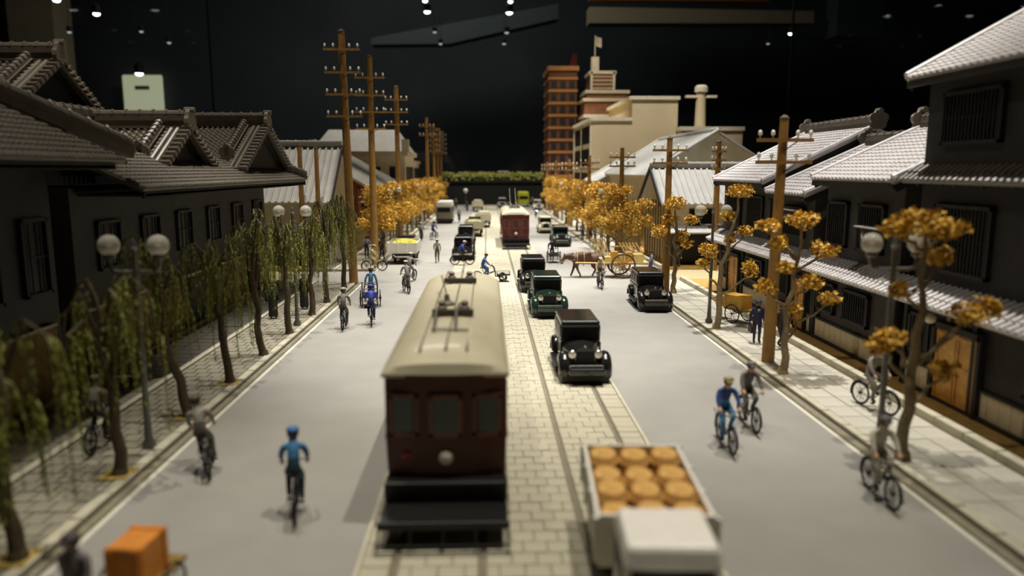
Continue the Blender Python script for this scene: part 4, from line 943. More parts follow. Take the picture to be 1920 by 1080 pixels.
# ---------------------------------------------------------------- trams
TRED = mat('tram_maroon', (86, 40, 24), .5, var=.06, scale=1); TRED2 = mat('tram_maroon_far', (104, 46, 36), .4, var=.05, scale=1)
TROOF = mat('tram_roof_cream', (196, 188, 160), .38, var=.05, scale=1.5, coat=.25)
TFRAME = mat('tram_window_rose', (122, 78, 66), .5, var=.05); TGLASS = mat('tram_glass', (70, 84, 84), .12, var=0)
def tram(x, y, L, label, red, pole_=True, board=True, TGLASS=TGLASS, TFRAME=TFRAME):
    """front (towards the eye) at local y=0, body runs to y=L"""
    t = thing('tram', label, 'tram', (x, y, .05), 0, 'maroon trams'); W2 = 1.21; zf, zs, ze = .8, 1.66, 3.0
    def plan(w_, bow=.16): return [(-w_, .3), (-w_*.55, .3 - bow*.8), (0, .3 - bow), (w_*.55, .3 - bow*.8), (w_, .3), (w_, L - .3), (w_*.55, L - .3 + bow*.8), (0, L - .3 + bow), (-w_*.55, L - .3 + bow*.8), (-w_, L - .3)]
    MB().loft([[(a, b, zf) for a, b in plan(W2 - .03)], [(a, b, zs) for a, b in plan(W2)], [(a, b, ze) for a, b in plan(W2)]]).build('body', red, t, bevel=.03)
    # crowned roof: profile across the car, ends rounded down
    n = 16; rows = []
    ends = [(0.0, 0.0), (.06, .5), (.3, .8), (.9, .98), (1.6, 1.0)]
    ys = [(e, f) for e, f in ends] + [(L - e, f) for e, f in reversed(ends)]
    for yy, f in ys:
        l = []
        for k in range(n + 1):
            a = PI*k/n; xx = -cos(a); hh = (1 - abs(xx)**2.6)**.62
            bowy = (1 - xx*xx)*.14*(1 - min(1, yy/1.6)) if yy < L/2 else -(1 - xx*xx)*.14*(1 - min(1, (L - yy)/1.6))
            l.append((xx*(W2 + .05), .2 + yy*(L - .4)/L - bowy, ze + .44*hh*f))
        l += [(W2 + .05, l[-1][1], ze - .08), (-W2 - .05, l[0][1], ze - .08)]
        rows.append(l)
    MB().loft(rows).build('roof', TROOF, t, True)
    for yy, d in ((0, -1), (L, 1)):
        for cx, w_, ay in ((-.82, .58, .1), (0, .66, 0), (.82, .58, -.1)):
            yf = (.3 - .16*(1 - (cx/W2)**2)) if d < 0 else L - .3 + .16*(1 - (cx/W2)**2); pass
            f = MB(); zc, h_ = 2.16, .86
            for q in (-1, 1):
                f.box((cx + q*(w_/2 - .035), yf + d*.03, zc), (.08, .08, h_)); f.box((cx, yf + d*.03, zc + q*(h_/2 - .035)), (w_, .08, .08))
            fr = f.build('window_frame', TFRAME, t)
            MB().box((cx, yf + d*.012, zc), (w_ - .1, .06, h_ - .1)).build('pane', TGLASS, fr)
        hl_ = MB().lathe([(.05, .1), (.12, .06), (.14, -.04), (.12, -.06)] if d < 0 else [(.12, .06), (.14, .04), (.12, -.06), (.05, -.1)], (0, .12 if d < 0 else L - .12, 1.3), 18, axis='Y').build('headlamp', INSUL, t, True)
        MB().lathe([(.115, -.005), (.08, -.03), (.02, -.04)] if d < 0 else [(.02, .04), (.08, .03), (.115, .005)], (0, .07 if d < 0 else L - .07, 1.3), 16, axis='Y').build('lens', INSUL, hl_, True)
        MB().lathe([(.02, .05), (.09, .03), (.1, -.03), (.03, -.05)] if d < 0 else [(.03, .05), (.1, .03), (.09, -.03), (.02, -.05)], (-.8, .2 if d < 0 else L - .2, 1.32), 14, axis='Y').build('tail_lamp', mat('red_lamp', (150, 24, 24), .3, var=0), t, True)
        # step apron, platform and fender rack
        yb = .1 if d < 0 else L - .1
        MB().box((0, yb + d*.02, .68), (2.42, .5, .42)).build('apron', IRON, t, bevel=.05)
        MB().box((0, yb + d*.62, .43), (2.4, 1.14, .1)).box((0, yb + d*1.18, .45), (2.46, .08, .16)).build('platform', IRON, t, bevel=.03)
        rk = MB()
        for zz in (.06, .2): rk.tube([(-1.24, yb + d*1.45, zz), (1.24, yb + d*1.45, zz)], .018, 6)
        for k in range(5): rk.tube([(-1.2 + k*.6, yb + d*1.45, .03), (-1.2 + k*.6, yb + d*1.42, .22), (-1.2 + k*.6, yb + d*1.18, .42)], .016, 6)
        rk.build('fender_rack', IRON, t)
    for s in (-1, 1):
        n = max(5, int((L - 1.6)/1.15))
        for k in range(n):
            yy = .9 + (L - 1.8)*(k + .5)/n; f = MB(); w_ = (L - 1.8)/n - .28
            for q in (-1, 1): f.box((s*W2, yy + q*(w_/2 - .03), 2.16), (.06, .07, .86)); f.box((s*W2, yy, 2.16 + q*.4), (.06, w_, .07))
            fr = f.build('window_frame', TFRAME, t); MB().box((s*(W2 + .002), yy, 2.16), (.03, w_ - .1, .76)).build('pane', TGLASS, fr)
        MB().box((s*W2, L/2, 1.64), (.06, L - .8, .06)).build('waist_strip', TFRAME, t)
    tw = wheel_mesh(.36, .12)
    MB().box((0, L/2, .5), (1.5, L*.62, .34)).build('truck_frame', IRON, t)
    for yy in (L*.3, L*.7):
        for s in (-1, 1): link('wheel', tw, t, (s*.78, yy, .36))
    # roof gear: plank walk, boards with insulators, trolley pole
    if board:
        pk = MB()
        for xx in (-.52, 0.0, .42): pk.tube([(xx, .5, ze + (.42 if abs(xx) < .1 else .39)), (xx, L - .6, ze + (.45 if abs(xx) < .1 else .42))], .028, 6)
        pk.build('roof_conduit', mat('conduit_grey', (118, 110, 92), .6), t)
        for yy in (L*.3, L*.72):
            bd = MB().box((0, yy, ze + .53), (1.0, .18, .14)).box((-.3, yy, ze + .44), (.1, .14, .14)).box((.3, yy, ze + .44), (.1, .14, .14)).build('roof_board', mat('roof_board_brown', (62, 54, 42), .7), t)
            for xx in (-.28, .28): MB().lathe([(.07, 0), (.07, .1), (.12, .12), (.13, .22), (.08, .26), (.1, .34), (.05, .38)], (xx, yy + .25, ze + .4), 12).build('insulator', mat('grey_insulator', (104, 98, 84), .5), bd, True)
        tp = MB().lathe([(.2, 0), (.2, .08), (.08, .14), (.06, .3)], (-.22, L*.42, ze + .42), 12)
        for s in (-.34, .14): tp.tube([(s, L*.16, ze + .48), (s - .05, L*.28, ze + .6), (s - .02, L*.4, ze + .52)], .035, 6)
        tp.tube([(-.4, L*.16, ze + .5), (.42, L*.16, ze + .48)], .03, 6); tp.tube([(-.22, L*.42, ze + .68), (-.5, L*.62, ze + .85)], .025, 6)
        tp.build('trolley_gear', MATS['grey_insulator'], t)
    if pole_:
        for xx in (-.3, .25): MB().tube([(xx, L*.55, ze + .42), (xx, L*.9, ze + 2.1)], .03, 6).build('trolley_pole', STEELG, t)
    return t
tram(-.83, 14.05, 12.6, 'near maroon tram seen from the front with cream roof and roof boards', TRED, False)
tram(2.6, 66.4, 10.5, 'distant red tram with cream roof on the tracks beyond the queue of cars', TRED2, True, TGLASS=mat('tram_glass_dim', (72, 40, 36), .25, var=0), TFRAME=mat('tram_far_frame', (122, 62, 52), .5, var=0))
# ================================================================== people, cycles, carts, horse
def skin_mesh(verts, edges, tmp='tmp'):
    """verts: list of (co, radius); one continuous skinned surface"""
    bm = bmesh.new(); lay = bm.verts.layers.skin.verify(); vs = []
    for co, r in verts:
        v = bm.verts.new(co); v[lay].radius = (r, r); vs.append(v)
    vs[0][lay].use_root = True
    for a, b in edges: bm.edges.new((vs[a], vs[b]))
    me = bpy.data.meshes.new(tmp); bm.to_mesh(me); bm.free()
    o = bpy.data.objects.new(tmp, me); C.objects.link(o)
    m = o.modifiers.new('skin', 'SKIN'); m.branch_smoothing = .4
    s = o.modifiers.new('sub', 'SUBSURF'); s.levels = 1; s.render_levels = 1
    bpy.context.view_layer.update(); ev = o.evaluated_get(bpy.context.evaluated_depsgraph_get()); em = ev.to_mesh()
    V = [v.co.copy() for v in em.vertices]; Fs = [tuple(p.vertices) for p in em.polygons]
    ev.to_mesh_clear(); bpy.data.objects.remove(o); bpy.data.meshes.remove(me)
    return V, Fs
def hand(mb, wr, d, palm, side):
    """palm, four curled fingers of unequal length, thumb from the side of the palm"""
    d = Vector(d).normalized(); n = Vector(palm); n = (n - d*n.dot(d)).normalized(); sd = d.cross(n).normalized()*side
    w = Vector(wr); L = []
    for f, hw, ht in ((-.01, .022, .02), (.035, .036, .017), (.09, .04, .013)):
        c = w + d*f; L.append([c - sd*hw - n*ht, c + sd*hw - n*ht, c + sd*hw + n*ht, c - sd*hw + n*ht])
    mb.loft(L)
    for k, ln in enumerate((.07, .082, .076, .058)):
        b = w + d*.088 + sd*(.03 - .02*k)
        mb.tube([b, b + d*ln*.45 + n*.006, b + d*ln*.7 + n*ln*.4, b + d*ln*.5 + n*ln*.72], [.0095, .009, .008, .006], 5)
    b = w + d*.03 + sd*.034
    mb.tube([b, b + sd*.022 + d*.025 + n*.012, b + sd*.014 + d*.05 + n*.034], [.011, .01, .007], 5)
J = 'pelvis spine chest base neck head crown shR elR wrR shL elL wrL hiR knR anR toR hiL knL anL toL'.split()
RAD_ = dict(pelvis=.145, spine=.135, chest=.16, base=.085, neck=.062, head=.115, crown=.085, sh=.078, el=.056, wr=.04, hi=.105, kn=.072, an=.05, to=.05)
EDG = [('pelvis', 'spine', 2), ('spine', 'chest', 1), ('chest', 'base', 1), ('base', 'neck', 0), ('neck', 'head', 0), ('head', 'crown', 0)]
for s_ in 'RL': EDG += [('base', 'sh' + s_, 1), ('sh' + s_, 'el' + s_, 1), ('el' + s_, 'wr' + s_, 1), ('pelvis', 'hi' + s_, 2), ('hi' + s_, 'kn' + s_, 2), ('kn' + s_, 'an' + s_, 2), ('an' + s_, 'to' + s_, 3)]
def mir(**k):
    d = {}
    for n, v in k.items():
        if n[-1] == '_': d[n[:-1] + 'R'] = v; d[n[:-1] + 'L'] = (-v[0], v[1], v[2])
        else: d[n] = v
    return d
STAND = mir(pelvis=(0, 0, .93), spine=(0, .01, 1.08), chest=(0, .01, 1.25), base=(0, 0, 1.41), neck=(0, .015, 1.49), head=(0, .03, 1.61), crown=(0, .01, 1.69),
            sh_=(.185, 0, 1.38), el_=(.235, -.03, 1.12), wr_=(.235, .05, .88), hi_=(.095, 0, .88), kn_=(.1, .02, .48), an_=(.1, -.02, .085), to_=(.115, .13, .045))
WALK = dict(STAND, knR=(.1, .2, .5), anR=(.1, .22, .1), toR=(.11, .37, .05), knL=(-.1, .04, .47), anL=(-.1, -.24, .14), toL=(-.11, -.1, .045), elR=(.23, -.1, 1.13), wrR=(.22, -.1, .9), elL=(-.23, .06, 1.13), wrL=(-.21, .24, .95))
RIDE = mir(pelvis=(0, -.26, 1.0), spine=(0, -.22, 1.14), chest=(0, -.14, 1.3), base=(0, -.07, 1.45), neck=(0, -.03, 1.53), head=(0, .02, 1.65), crown=(0, 0, 1.73),
           sh_=(.185, -.08, 1.41), el_=(.25, .06, 1.2), wr_=(.24, .19, 1.06), hi_=(.1, -.22, .95), knR=(.12, .14, .7), anR=(.115, .02, .33), toR=(.12, .16, .26), knL=(-.12, .17, .82), anL=(-.115, -.12, .48), toL=(-.12, .02, .42))
LEAN = dict(RIDE, base=(0, .04, 1.42), neck=(0, .1, 1.49), head=(0, .17, 1.6), crown=(0, .17, 1.68), chest=(0, -.06, 1.29), shR=(.185, .03, 1.38), shL=(-.185, .03, 1.38))
PULL = dict(WALK, chest=(0, .1, 1.24), spine=(0, .04, 1.08), base=(0, .17, 1.38), neck=(0, .22, 1.46), head=(0, .27, 1.57), crown=(0, .26, 1.65), shR=(.185, .16, 1.35), shL=(-.185, .16, 1.35), elR=(.27, .0, 1.13), wrR=(.3, .05, .9), elL=(-.27, .0, 1.13), wrL=(-.3, .05, .9))
PUSH = dict(PULL, elR=(.25, .3, 1.12), wrR=(.26, .5, 1.02), elL=(-.25, .3, 1.12), wrL=(-.26, .5, 1.02))
BODY = {}
def body(pose_name, pose):
    if pose_name in BODY: return BODY[pose_name]
    vs = [(Vector(pose[j]), RAD_[j[:-1]] if j[-1] in 'RL' else RAD_[j]) for j in J]; ix = {j: i for i, j in enumerate(J)}
    V, Fs = skin_mesh(vs, [(ix[a], ix[b]) for a, b, _ in EDG]); mb = MB()
    segs = [(Vector(pose[a]), Vector(pose[b]), r, (RAD_.get(a) or RAD_[a[:-1]])) for a, b, r in EDG]
    mi = []
    for f in Fs:
        c = sum((V[i] for i in f), Vector())/len(f); best = (9, 0)
        for a, b, r, rr in segs:
            d = b - a; t = max(0, min(1, (c - a).dot(d)/d.length_squared)); q = (c - (a + d*t)).length - rr*.8
            if q < best[0]: best = (q, r)
        mi.append(best[1])
    mb.v = [tuple(v) for v in V]; mb.f = Fs; mb.m = mi
    for s in 'RL':
        e, wv = Vector(pose['el' + s]), Vector(pose['wr' + s]); d = (wv - e).normalized(); sg = 1 if s == 'R' else -1
        fw = pose_name in ('ride', 'lean', 'push'); m2 = MB(); hand(m2, wv - d*.01, d, (0, 0, -1) if fw else (-sg, .2, 0), -sg if fw else (1 if s == 'R' else -1)); mb.add(m2.v, m2.f, 0)
    H = Vector(pose['head'])
    for s in (-1, 1):
        m2 = MB().ball(H + Vector((s*.036, .088, .02)), (.013, .008, .009), 6, 4); mb.add(m2.v, m2.f, 4)
        m2 = MB().ball(H + Vector((s*.094, -.004, 0)), (.012, .024, .034), 6, 4); mb.add(m2.v, m2.f, 0)
    m2 = MB().loft([[H + Vector((-.012, .09, .03)), H + Vector((.012, .09, .03)), H + Vector((0, .102, .03))], [H + Vector((-.02, .088, -.02)), H + Vector((.02, .088, -.02)), H + Vector((0, .124, -.016))]]); mb.add(m2.v, m2.f, 0)
    m2 = MB().box(H + Vector((0, .091, -.05)), (.04, .01, .008)); mb.add(m2.v, m2.f, 4)
    BODY[pose_name] = (mb, H); return BODY[pose_name]
LIP = mat('eye_and_lip', (60, 38, 32), .5, var=0)
CLOTH = {}
def cloth(c):
    if c not in CLOTH: CLOTH[c] = mat(f'painted_cloth_{len(CLOTH)}', c, .65, var=.08, scale=8)
    return CLOTH[c]
POSES = dict(stand=STAND, walk=WALK, ride=RIDE, lean=LEAN, pull=PULL, push=PUSH)
MC = {}
def person(pose, xy, rz, top, legs, hat, label, z=0.0, sc=1.0, tilt=0.0, robe=None, suit=False, group=None):
    mb, H = body(pose, POSES[pose]); t = thing('person', label, 'person', (xy[0], xy[1], z), rz, group, sc)
    if tilt: t.rotation_euler = (0, tilt, rz)
    key = (pose, top, legs)
    if key not in MC: MC[key] = mb.mesh('body', [SKIN, cloth(top), cloth(legs), SHOE, LIP], True)
    link('body', MC[key], t)
    if hat is None:
        MB().lathe([(.112, -.02), (.118, .04), (.105, .09), (.06, .125), (.01, .135)], H - Vector((0, .012, 0)), 12).build('hair', HAIRM, t, True)
    else:
        m_ = MB().lathe([(.112, .035), (.124, .06), (.128, .085), (.1, .125), (.04, .14), (.01, .142)], H - Vector((0, .005, 0)), 14)
        m_.loft([[H + Vector((x, .09, .045 + h)) for x, h in ((-.09, 0), (0, .006), (.09, 0), (.09, .012), (0, .018), (-.09, .012))], [H + Vector((x, .17, .03 + h)) for x, h in ((-.055, 0), (0, 0), (.055, 0), (.055, .01), (0, .012), (-.055, .01))]])
        m_.build('cap', cloth(hat), t, True)
        MB().lathe([(.111, -.03), (.113, .045), (.09, .05)], H - Vector((0, .018, 0)), 12).build('hair', HAIRM, t, True)
    if robe:
        L = []
        for z_, rx, ry in ((.1, .21, .17), (.5, .2, .16), (.9, .19, .145), (1.05, .185, .14), (1.3, .21, .15), (1.41, .16, .11), (1.45, .08, .075)):
            L.append([(rx*cos(2*PI*k/14), ry*sin(2*PI*k/14) + .01, z_) for k in range(14)])
        r = MB().loft(L)
        for s in (-1, 1):
            r.loft([[(s*(.17 + .06*cos(a)), .0 + .09*sin(a), 1.36 + .03*cos(a)*-s) for a in (0, 1.57, 3.14, 4.71)], [(s*(.24 + .07*cos(a)), .0 + .12*sin(a), 1.05) for a in (0, 1.57, 3.14, 4.71)], [(s*(.25 + .08*cos(a)), .04 + .15*sin(a), .82) for a in (0, 1.57, 3.14, 4.71)]])
        r.build('robe', cloth(robe), t, True)
    if suit:
        P = []
        for z_, rx, ry in ((.8, .185, .135), (.95, .178, .13), (1.1, .17, .13), (1.3, .205, .142), (1.4, .15, .1)):
            P.append([(rx*cos(2*PI*k/14), ry*sin(2*PI*k/14) + .01, z_) for k in range(14)])
        MB().loft(P).build('jacket', cloth(top), t, True)
        MB().poly([(-.05, .15, 1.4), (.05, .15, 1.4), (0, .165, 1.2)], (0, .012, 0)).build('shirt_front', cloth((226, 222, 210)), t)
        MB().poly([(-.014, .165, 1.38), (.014, .165, 1.38), (.02, .178, 1.24), (0, .18, 1.2), (-.02, .178, 1.24)], (0, .008, 0)).build('necktie', BLACKW, t)
    return t
# ---------------------------------------------------------------- bicycles
def spoked(r, n, tr=.017, tyre=TYRE, hub=.03, hw=.05, sr=.003):
    b = MB().torus((0, 0, 0), r - tr, tr, 'X', 28, 6); b.torus((0, 0, 0), r - tr*2.2, tr*.5, 'X', 28, 4, 1)
    b.lathe([(.005, -hw), (hub, -hw), (hub, hw), (.005, hw)], n=8, mi=1, axis='X')
    for k in range(n):
        a = 2*PI*k/n; s = .6*hw*(1 if k % 2 else -1); b.tube([(s, hub*.8*cos(a), hub*.8*sin(a)), (0, (r - tr*2)*cos(a + .2), (r - tr*2)*sin(a + .2))], sr, 3, 1, False)
    return b
BW = spoked(.34, 20, .026, sr=.006).mesh('wheel', [TYRE, IRON], True)
def make_bicycle():
    t = thing('bicycle', 'bicycle', 'bicycle')
    link('wheel', BW, t, (0, -.53, .34)); link('wheel', BW, t, (0, .53, .34))
    f = MB(); bb, st, hd0, hd1 = (0, -.05, .3), (0, -.2, .84), (0, .33, .86), (0, .37, .68)
    for a, b in ((bb, st), (bb, hd1), ((0, -.18, .76), hd0), (hd0, hd1)): f.tube([a, b], .017, 7)
    for s in (-1, 1):
        f.tube([(s*.045, -.53, .34), (s*.03, -.05, .3)], .01, 5); f.tube([(s*.045, -.53, .34), (s*.02, -.18, .76)], .01, 5)
        f.tube([(s*.02, .37, .68), (s*.045, .43, .5), (s*.045, .53, .34)], .012, 5)
    f.build('frame', IRON, t)
    h = MB().tube([(0, .33, .86), (0, .31, .98)], .014, 6)
    h.tube([(-.25, .2, 1.0), (-.22, .3, 1.0), (0, .33, .99), (.22, .3, 1.0), (.25, .2, 1.0)], .014, 6); h.build('handlebar', CHROME, t)
    MB().loft([[(-.1, -.36, .88), (.1, -.36, .88), (.1, -.36, .92), (-.1, -.36, .92)], [(-.09, -.25, .885), (.09, -.25, .885), (.09, -.25, .925), (-.09, -.25, .925)], [(-.02, -.08, .885), (.02, -.08, .885), (.02, -.08, .915), (-.02, -.08, .915)]]).tube([st, (0, -.22, .89)], .014, 6).build('saddle', SHOE, t)
    c = MB().torus((.04, -.05, .3), .09, .008, 'X', 14, 4); c.tube([(.05, -.05, .3), (.06, .05, .22)], .012, 5); c.tube([(-.05, -.05, .3), (-.06, -.15, .38)], .012, 5)
    c.box((.11, .06, .21), (.1, .08, .025)); c.box((-.11, -.16, .39), (.1, .08, .025)); c.build('crank', IRON, t)
    g1 = MB(); arch(g1, 0, -.53, .34, .36, .06, RAD(40), RAD(200), n=8, bulge=.1); g1.build('rear_mudguard', IRON, t, True)
    g1 = MB(); arch(g1, 0, .53, .34, .36, .06, RAD(-10), RAD(120), n=8, bulge=.1); g1.build('front_mudguard', IRON, t, True)
    k = MB()
    for x in (-.09, 0, .09): k.tube([(x, -.4, .74), (x, -.8, .74)], .008, 5)
    k.tube([(-.09, -.78, .74), (-.05, -.53, .36)], .007, 5); k.tube([(.09, -.78, .74), (.05, -.53, .36)], .007, 5); k.build('carrier', IRON, t)
    return t
BIKE = []
def cyclist(px, py, rz, top, legs, hat, label, blabel, pose='ride', z=0.0, tilt=0.0, sc=1.04, dy=0.0):
    x, y = g(px, py, z); y += dy
    z = z if not (-2.3 < x < 4.1) else .05
    if not BIKE:
        b = make_bicycle(); BIKE.append(b); b.location = (x, y, z); b.rotation_euler = (0, 0, rz); b.scale = (sc,)*3; b['label'] = blabel; b['group'] = 'black bicycles'
    else: b = dup(BIKE[0], (x, y, z), rz, blabel, 'black bicycles', sc)
    if tilt: b.rotation_euler = (0, tilt, rz)
    return person(pose, (x, y), rz, top, legs, hat, label, z, sc, tilt)
GREY, GREY2, BLUE, BLUE2, NAVY, DARK, WHITE, BEI, LILAC = (138, 134, 124), (112, 106, 96), (52, 112, 156), (46, 66, 160), (40, 44, 76), (44, 40, 38), (206, 200, 186), (176, 162, 120), (150, 140, 170)
cyclist(556, 962, .2, BLUE, (42, 66, 82), (66, 110, 170), 'cyclist in light blue shirt and blue cap, riding away alone beside the near tram', 'black bicycle under the light blue cyclist beside the near tram')
cyclist(398, 880, .28, GREY, (92, 86, 76), (74, 68, 60), 'grey cyclist leaning over beside the third willow', 'black bicycle tilted under the leaning grey cyclist by the third willow', tilt=-.16)
cyclist(190, 838, .1, GREY2, DARK, (70, 66, 58), 'dim cyclist on the flagstones behind the second willow', 'black bicycle on the flagstones behind the second willow', z=.155)
cyclist(646, 616, .05, GREY2, (86, 80, 70), (160, 152, 140), 'grey cyclist with pale-topped cap riding away along the willow kerb', 'black bicycle under the grey cyclist by the willow kerb')
cyclist(697, 608, .14, BLUE2, (40, 44, 96), (52, 70, 150), 'cyclist all in royal blue riding away beside the grey one', 'black bicycle under the royal blue cyclist')
cyclist(762, 548, .35, GREY, (134, 128, 118), WHITE, 'grey cyclist in white cap in the middle of the road, before another one', 'black bicycle under the white-capped grey cyclist in mid-road')
cyclist(771, 528, -.3, GREY, (120, 114, 104), WHITE, 'grey cyclist in white cap half hidden behind another mid-road', 'black bicycle hidden behind the mid-road grey cyclist')
cyclist(702, 508, -PI/2, BEI, BEI, (176, 160, 120), 'beige cyclist crossing the side road beside the tall telegraph pole', 'bicycle under the beige cyclist crossing the side road')
cyclist(867, 498, -PI/2 + .1, BLUE2, DARK, WHITE, 'blue cyclist in white cap crossing behind the near tram roof', 'bicycle under the blue cyclist crossing behind the near tram roof', pose='lean')
cyclist(814, 449, -.4, (60, 54, 84), DARK, DARK, 'dark cyclist up the road past the white-sided truck', 'bicycle under the dark cyclist past the white-sided truck')
cyclist(1360, 838, PI - .02, (48, 70, 132), (66, 132, 180), (150, 140, 90), 'cyclist in navy jacket and sky blue trousers riding towards the white truck', 'black bicycle under the sky-blue-trousered cyclist')
cyclist(1403, 800, PI + .0, GREY2, (96, 92, 84), GREY2, 'grey cyclist just beside the one in sky blue trousers', 'black bicycle under the grey cyclist beside the sky blue trousers')
cyclist(1638, 768, PI + .28, GREY, (124, 120, 112), WHITE, 'grey cyclist on the pale pavement before the wooden door', 'black bicycle on the pale pavement before the wooden door', z=.155)
cyclist(1648, 935, PI - .05, (196, 190, 170), (170, 164, 146), (96, 90, 92), 'cyclist in cream clothes and dark cap at the kerb under the first golden tree', 'black bicycle under the cream-clad cyclist at the kerb')
cyclist(1125, 540, PI + .05, (176, 158, 124), (96, 86, 70), WHITE, 'tan cyclist riding towards the parked black car in front of the horse', 'black bicycle under the tan cyclist in front of the horse')
for px, py, rz, c, lb in ((998, 388, 2.9, LILAC, 'lilac cyclist far off beside the distant red tram roof'), (1011, 396, 3.3, LILAC, 'lilac cyclist beyond the cream car, farther one'),
                          (1005, 409, 3.1, NAVY, 'navy cyclist beside the distant red tram'), (1045, 398, 3.2, LILAC, 'lilac cyclist under the dense golden trees of the parked-car side'),
                          (855, 392, .1, GREY, 'grey cyclist far off next to the white-roofed bus'), (876, 397, .2, DARK, 'dark cyclist far up the road between bus and trucks'), (861, 417, 0, GREY, 'grey cyclist just behind the white-roofed bus'), (790, 452, 0, GREY2, 'grey cyclist alongside the white-sided truck')):
    cyclist(px, py, rz, c, DARK, WHITE if c != DARK else DARK, lb, 'bicycle of the ' + lb)
# ---------------------------------------------------------------- walkers
person('walk', g(820, 493), .1, GREY, (90, 84, 76), WHITE, 'grey walker in white cap alone in the road past the cyclists', 0, 1.05)
person('stand', g(688, 484, .155), .3, LILAC, DARK, None, 'walker in lilac top at the golden trees beside the beige cyclist', .155)
person('walk', g(716, 488, .155), -.2, (90, 70, 50), DARK, DARK, 'brown walker at the kerb behind the second tall telegraph pole', .155)
person('stand', g(513, 597, .155), .2, DARK, DARK, None, 'person in long black robe between the fifth and sixth willows', .155, 1.02, robe=(32, 29, 28))
person('stand', g(571, 579, .155), -.1, DARK, DARK, (190, 180, 150), 'person in long black robe and pale cap behind the second lamp post', .155, 1.05, robe=(32, 29, 28))
person('stand', g(1418, 643, .155), PI - .1, (34, 36, 68), (34, 36, 68), (44, 42, 48), 'man in navy suit and necktie standing before the telegraph pole', .155, 1.0, suit=True)
bx, by = g(1418, 643, .155)
t = thing('briefcase', 'dark briefcase in the hand of the man in navy suit', 'briefcase', (bx - .24, by - .0, .155 + .42))
MB().box((0, 0, .17), (.13, .4, .3)).build('case', SHOE, t, bevel=.02); MB().tube([(0, -.07, .32), (0, -.05, .37), (0, .05, .37), (0, .07, .32)], .014, 6).build('handle', SHOE, t)
person('walk', g(1462, 653, .155), PI + .3, (58, 44, 32), (40, 34, 30), (66, 48, 66), 'person in dark brown coat behind the second golden tree trunk', .155, 1.02)
person('stand', g(1270, 505, .02), PI, (66, 56, 40), DARK, None, 'dim figure in the shadow of the cream house across the side road', .02)
for px, py, lb in ((1092, 452, 'dim walker under the golden trees past the horse, nearer the kerb'), (1107, 455, 'dim walker under the golden trees past the horse, nearer the fence'), (750, 440, 'dim walker under the golden trees beside the white-sided truck')):
    person('walk', g(px, py, .155), PI, (96, 84, 64), DARK, DARK, lb, .155)
# ---------------------------------------------------------------- carts
CW = spoked(.44, 14, .022, hw=.07, sr=.009).mesh('wheel', [TYRE, IRON], True)
def handcart(xy, rz, label, z=0.0, back=True, box=None, wood=IRON, sc=1.0, group='two-wheeled handcarts'):
    t = thing('handcart', label, 'cart', (xy[0], xy[1], z), rz, group, sc)
    for s in (-1, 1): link('wheel', CW, t, (s*.5, 0, .44))
    MB().tube([(-.52, 0, .44), (.52, 0, .44)], .025, 6).build('axle', IRON, t)
    MB().box((0, -.05, .62), (.8, 1.3, .07)).box((0, 0, .54), (.7, .12, .1)).build('bed', wood, t)
    sh = MB()
    for s in (-1, 1): sh.tube([(s*.36, -.7, .62), (s*.36, .6, .64), (s*.34, 1.5, .92)], .028, 6)
    sh.tube([(-.34, 1.48, .92), (.34, 1.48, .92)], .028, 6); sh.build('shaft', wood, t)
    MB().tube([(0, -.6, .6), (0, -.62, 0)], .03, 6).build('prop', IRON, t)
    if back:
        b = MB()
        for s in (-1, 1): b.tube([(s*.38, -.62, .1), (s*.38, -.62, 1.35)], .03, 6)
        for zz in (.2, .62, 1.0, 1.33): b.tube([(-.38, -.62, zz), (.38, -.62, zz)], .022, 6)
        b.build('back_frame', wood, t)
    return t
def crate(loc, d, rz, m, label, group):
    t = thing('crate', label, 'crate', loc, rz, group)
    w_, l_, h_ = d; MB().box((0, 0, h_/2), d).build('box', m, t)
    b = MB()
    for s in (-1, 1):
        for k in (-1, 1): b.box((s*w_/2, k*l_*.4, h_/2), (.05, .1, h_)); b.box((s*w_*.4, k*l_/2, h_/2), (.1, .05, h_))
        b.box((0, s*l_*.42, h_ + .005), (w_, .1, .03))
    b.build('battens', m, t, kind='stuff'); return t
YCR = mat('yellow_crate_wood', (206, 158, 66), .65, var=.14, scale=4); OCR = mat('orange_crate_wood', (216, 136, 46), .6, var=.12, scale=4); PALEW = mat('pale_yellow_wood', (216, 190, 122), .6, var=.1, scale=4)
# rickshaw-like cart with blue puller
x, y = g(695, 574); handcart((x, y), .12, 'black handcart with tall back frame pulled by the man in teal')
person('pull', (x - .18, y + 1.45), .12, (44, 96, 130), (40, 76, 110), (70, 60, 40), 'man in teal blue pulling the black handcart behind the royal blue cyclist', 0, 1.05)
x, y = g(1038, 492); handcart((x, y), PI, 'black handcart on the road in front of the horse head')
person('pull', (x, y - 1.5 + 3.0), PI - .05, DARK, DARK, None, 'dark man behind the black handcart by the horse head', 0, 1.0)
# orange-box cart at the bottom corner
x, y = -5.5, 11.15; t = handcart((x, y), PI - .1, 'handcart with one big orange box in the lower corner of the road', back=False, wood=MATS['ochre_board'])
crate((x, y - .05, .655), (.54, .8, .66), -.1, OCR, 'big orange box on the handcart in the lower corner', None)
person('walk', (x - .55, y - .8), PI - .1, (104, 98, 96), (92, 88, 84), (72, 66, 66), 'grey man at the shafts of the handcart with the big orange box', 0, 1.03)
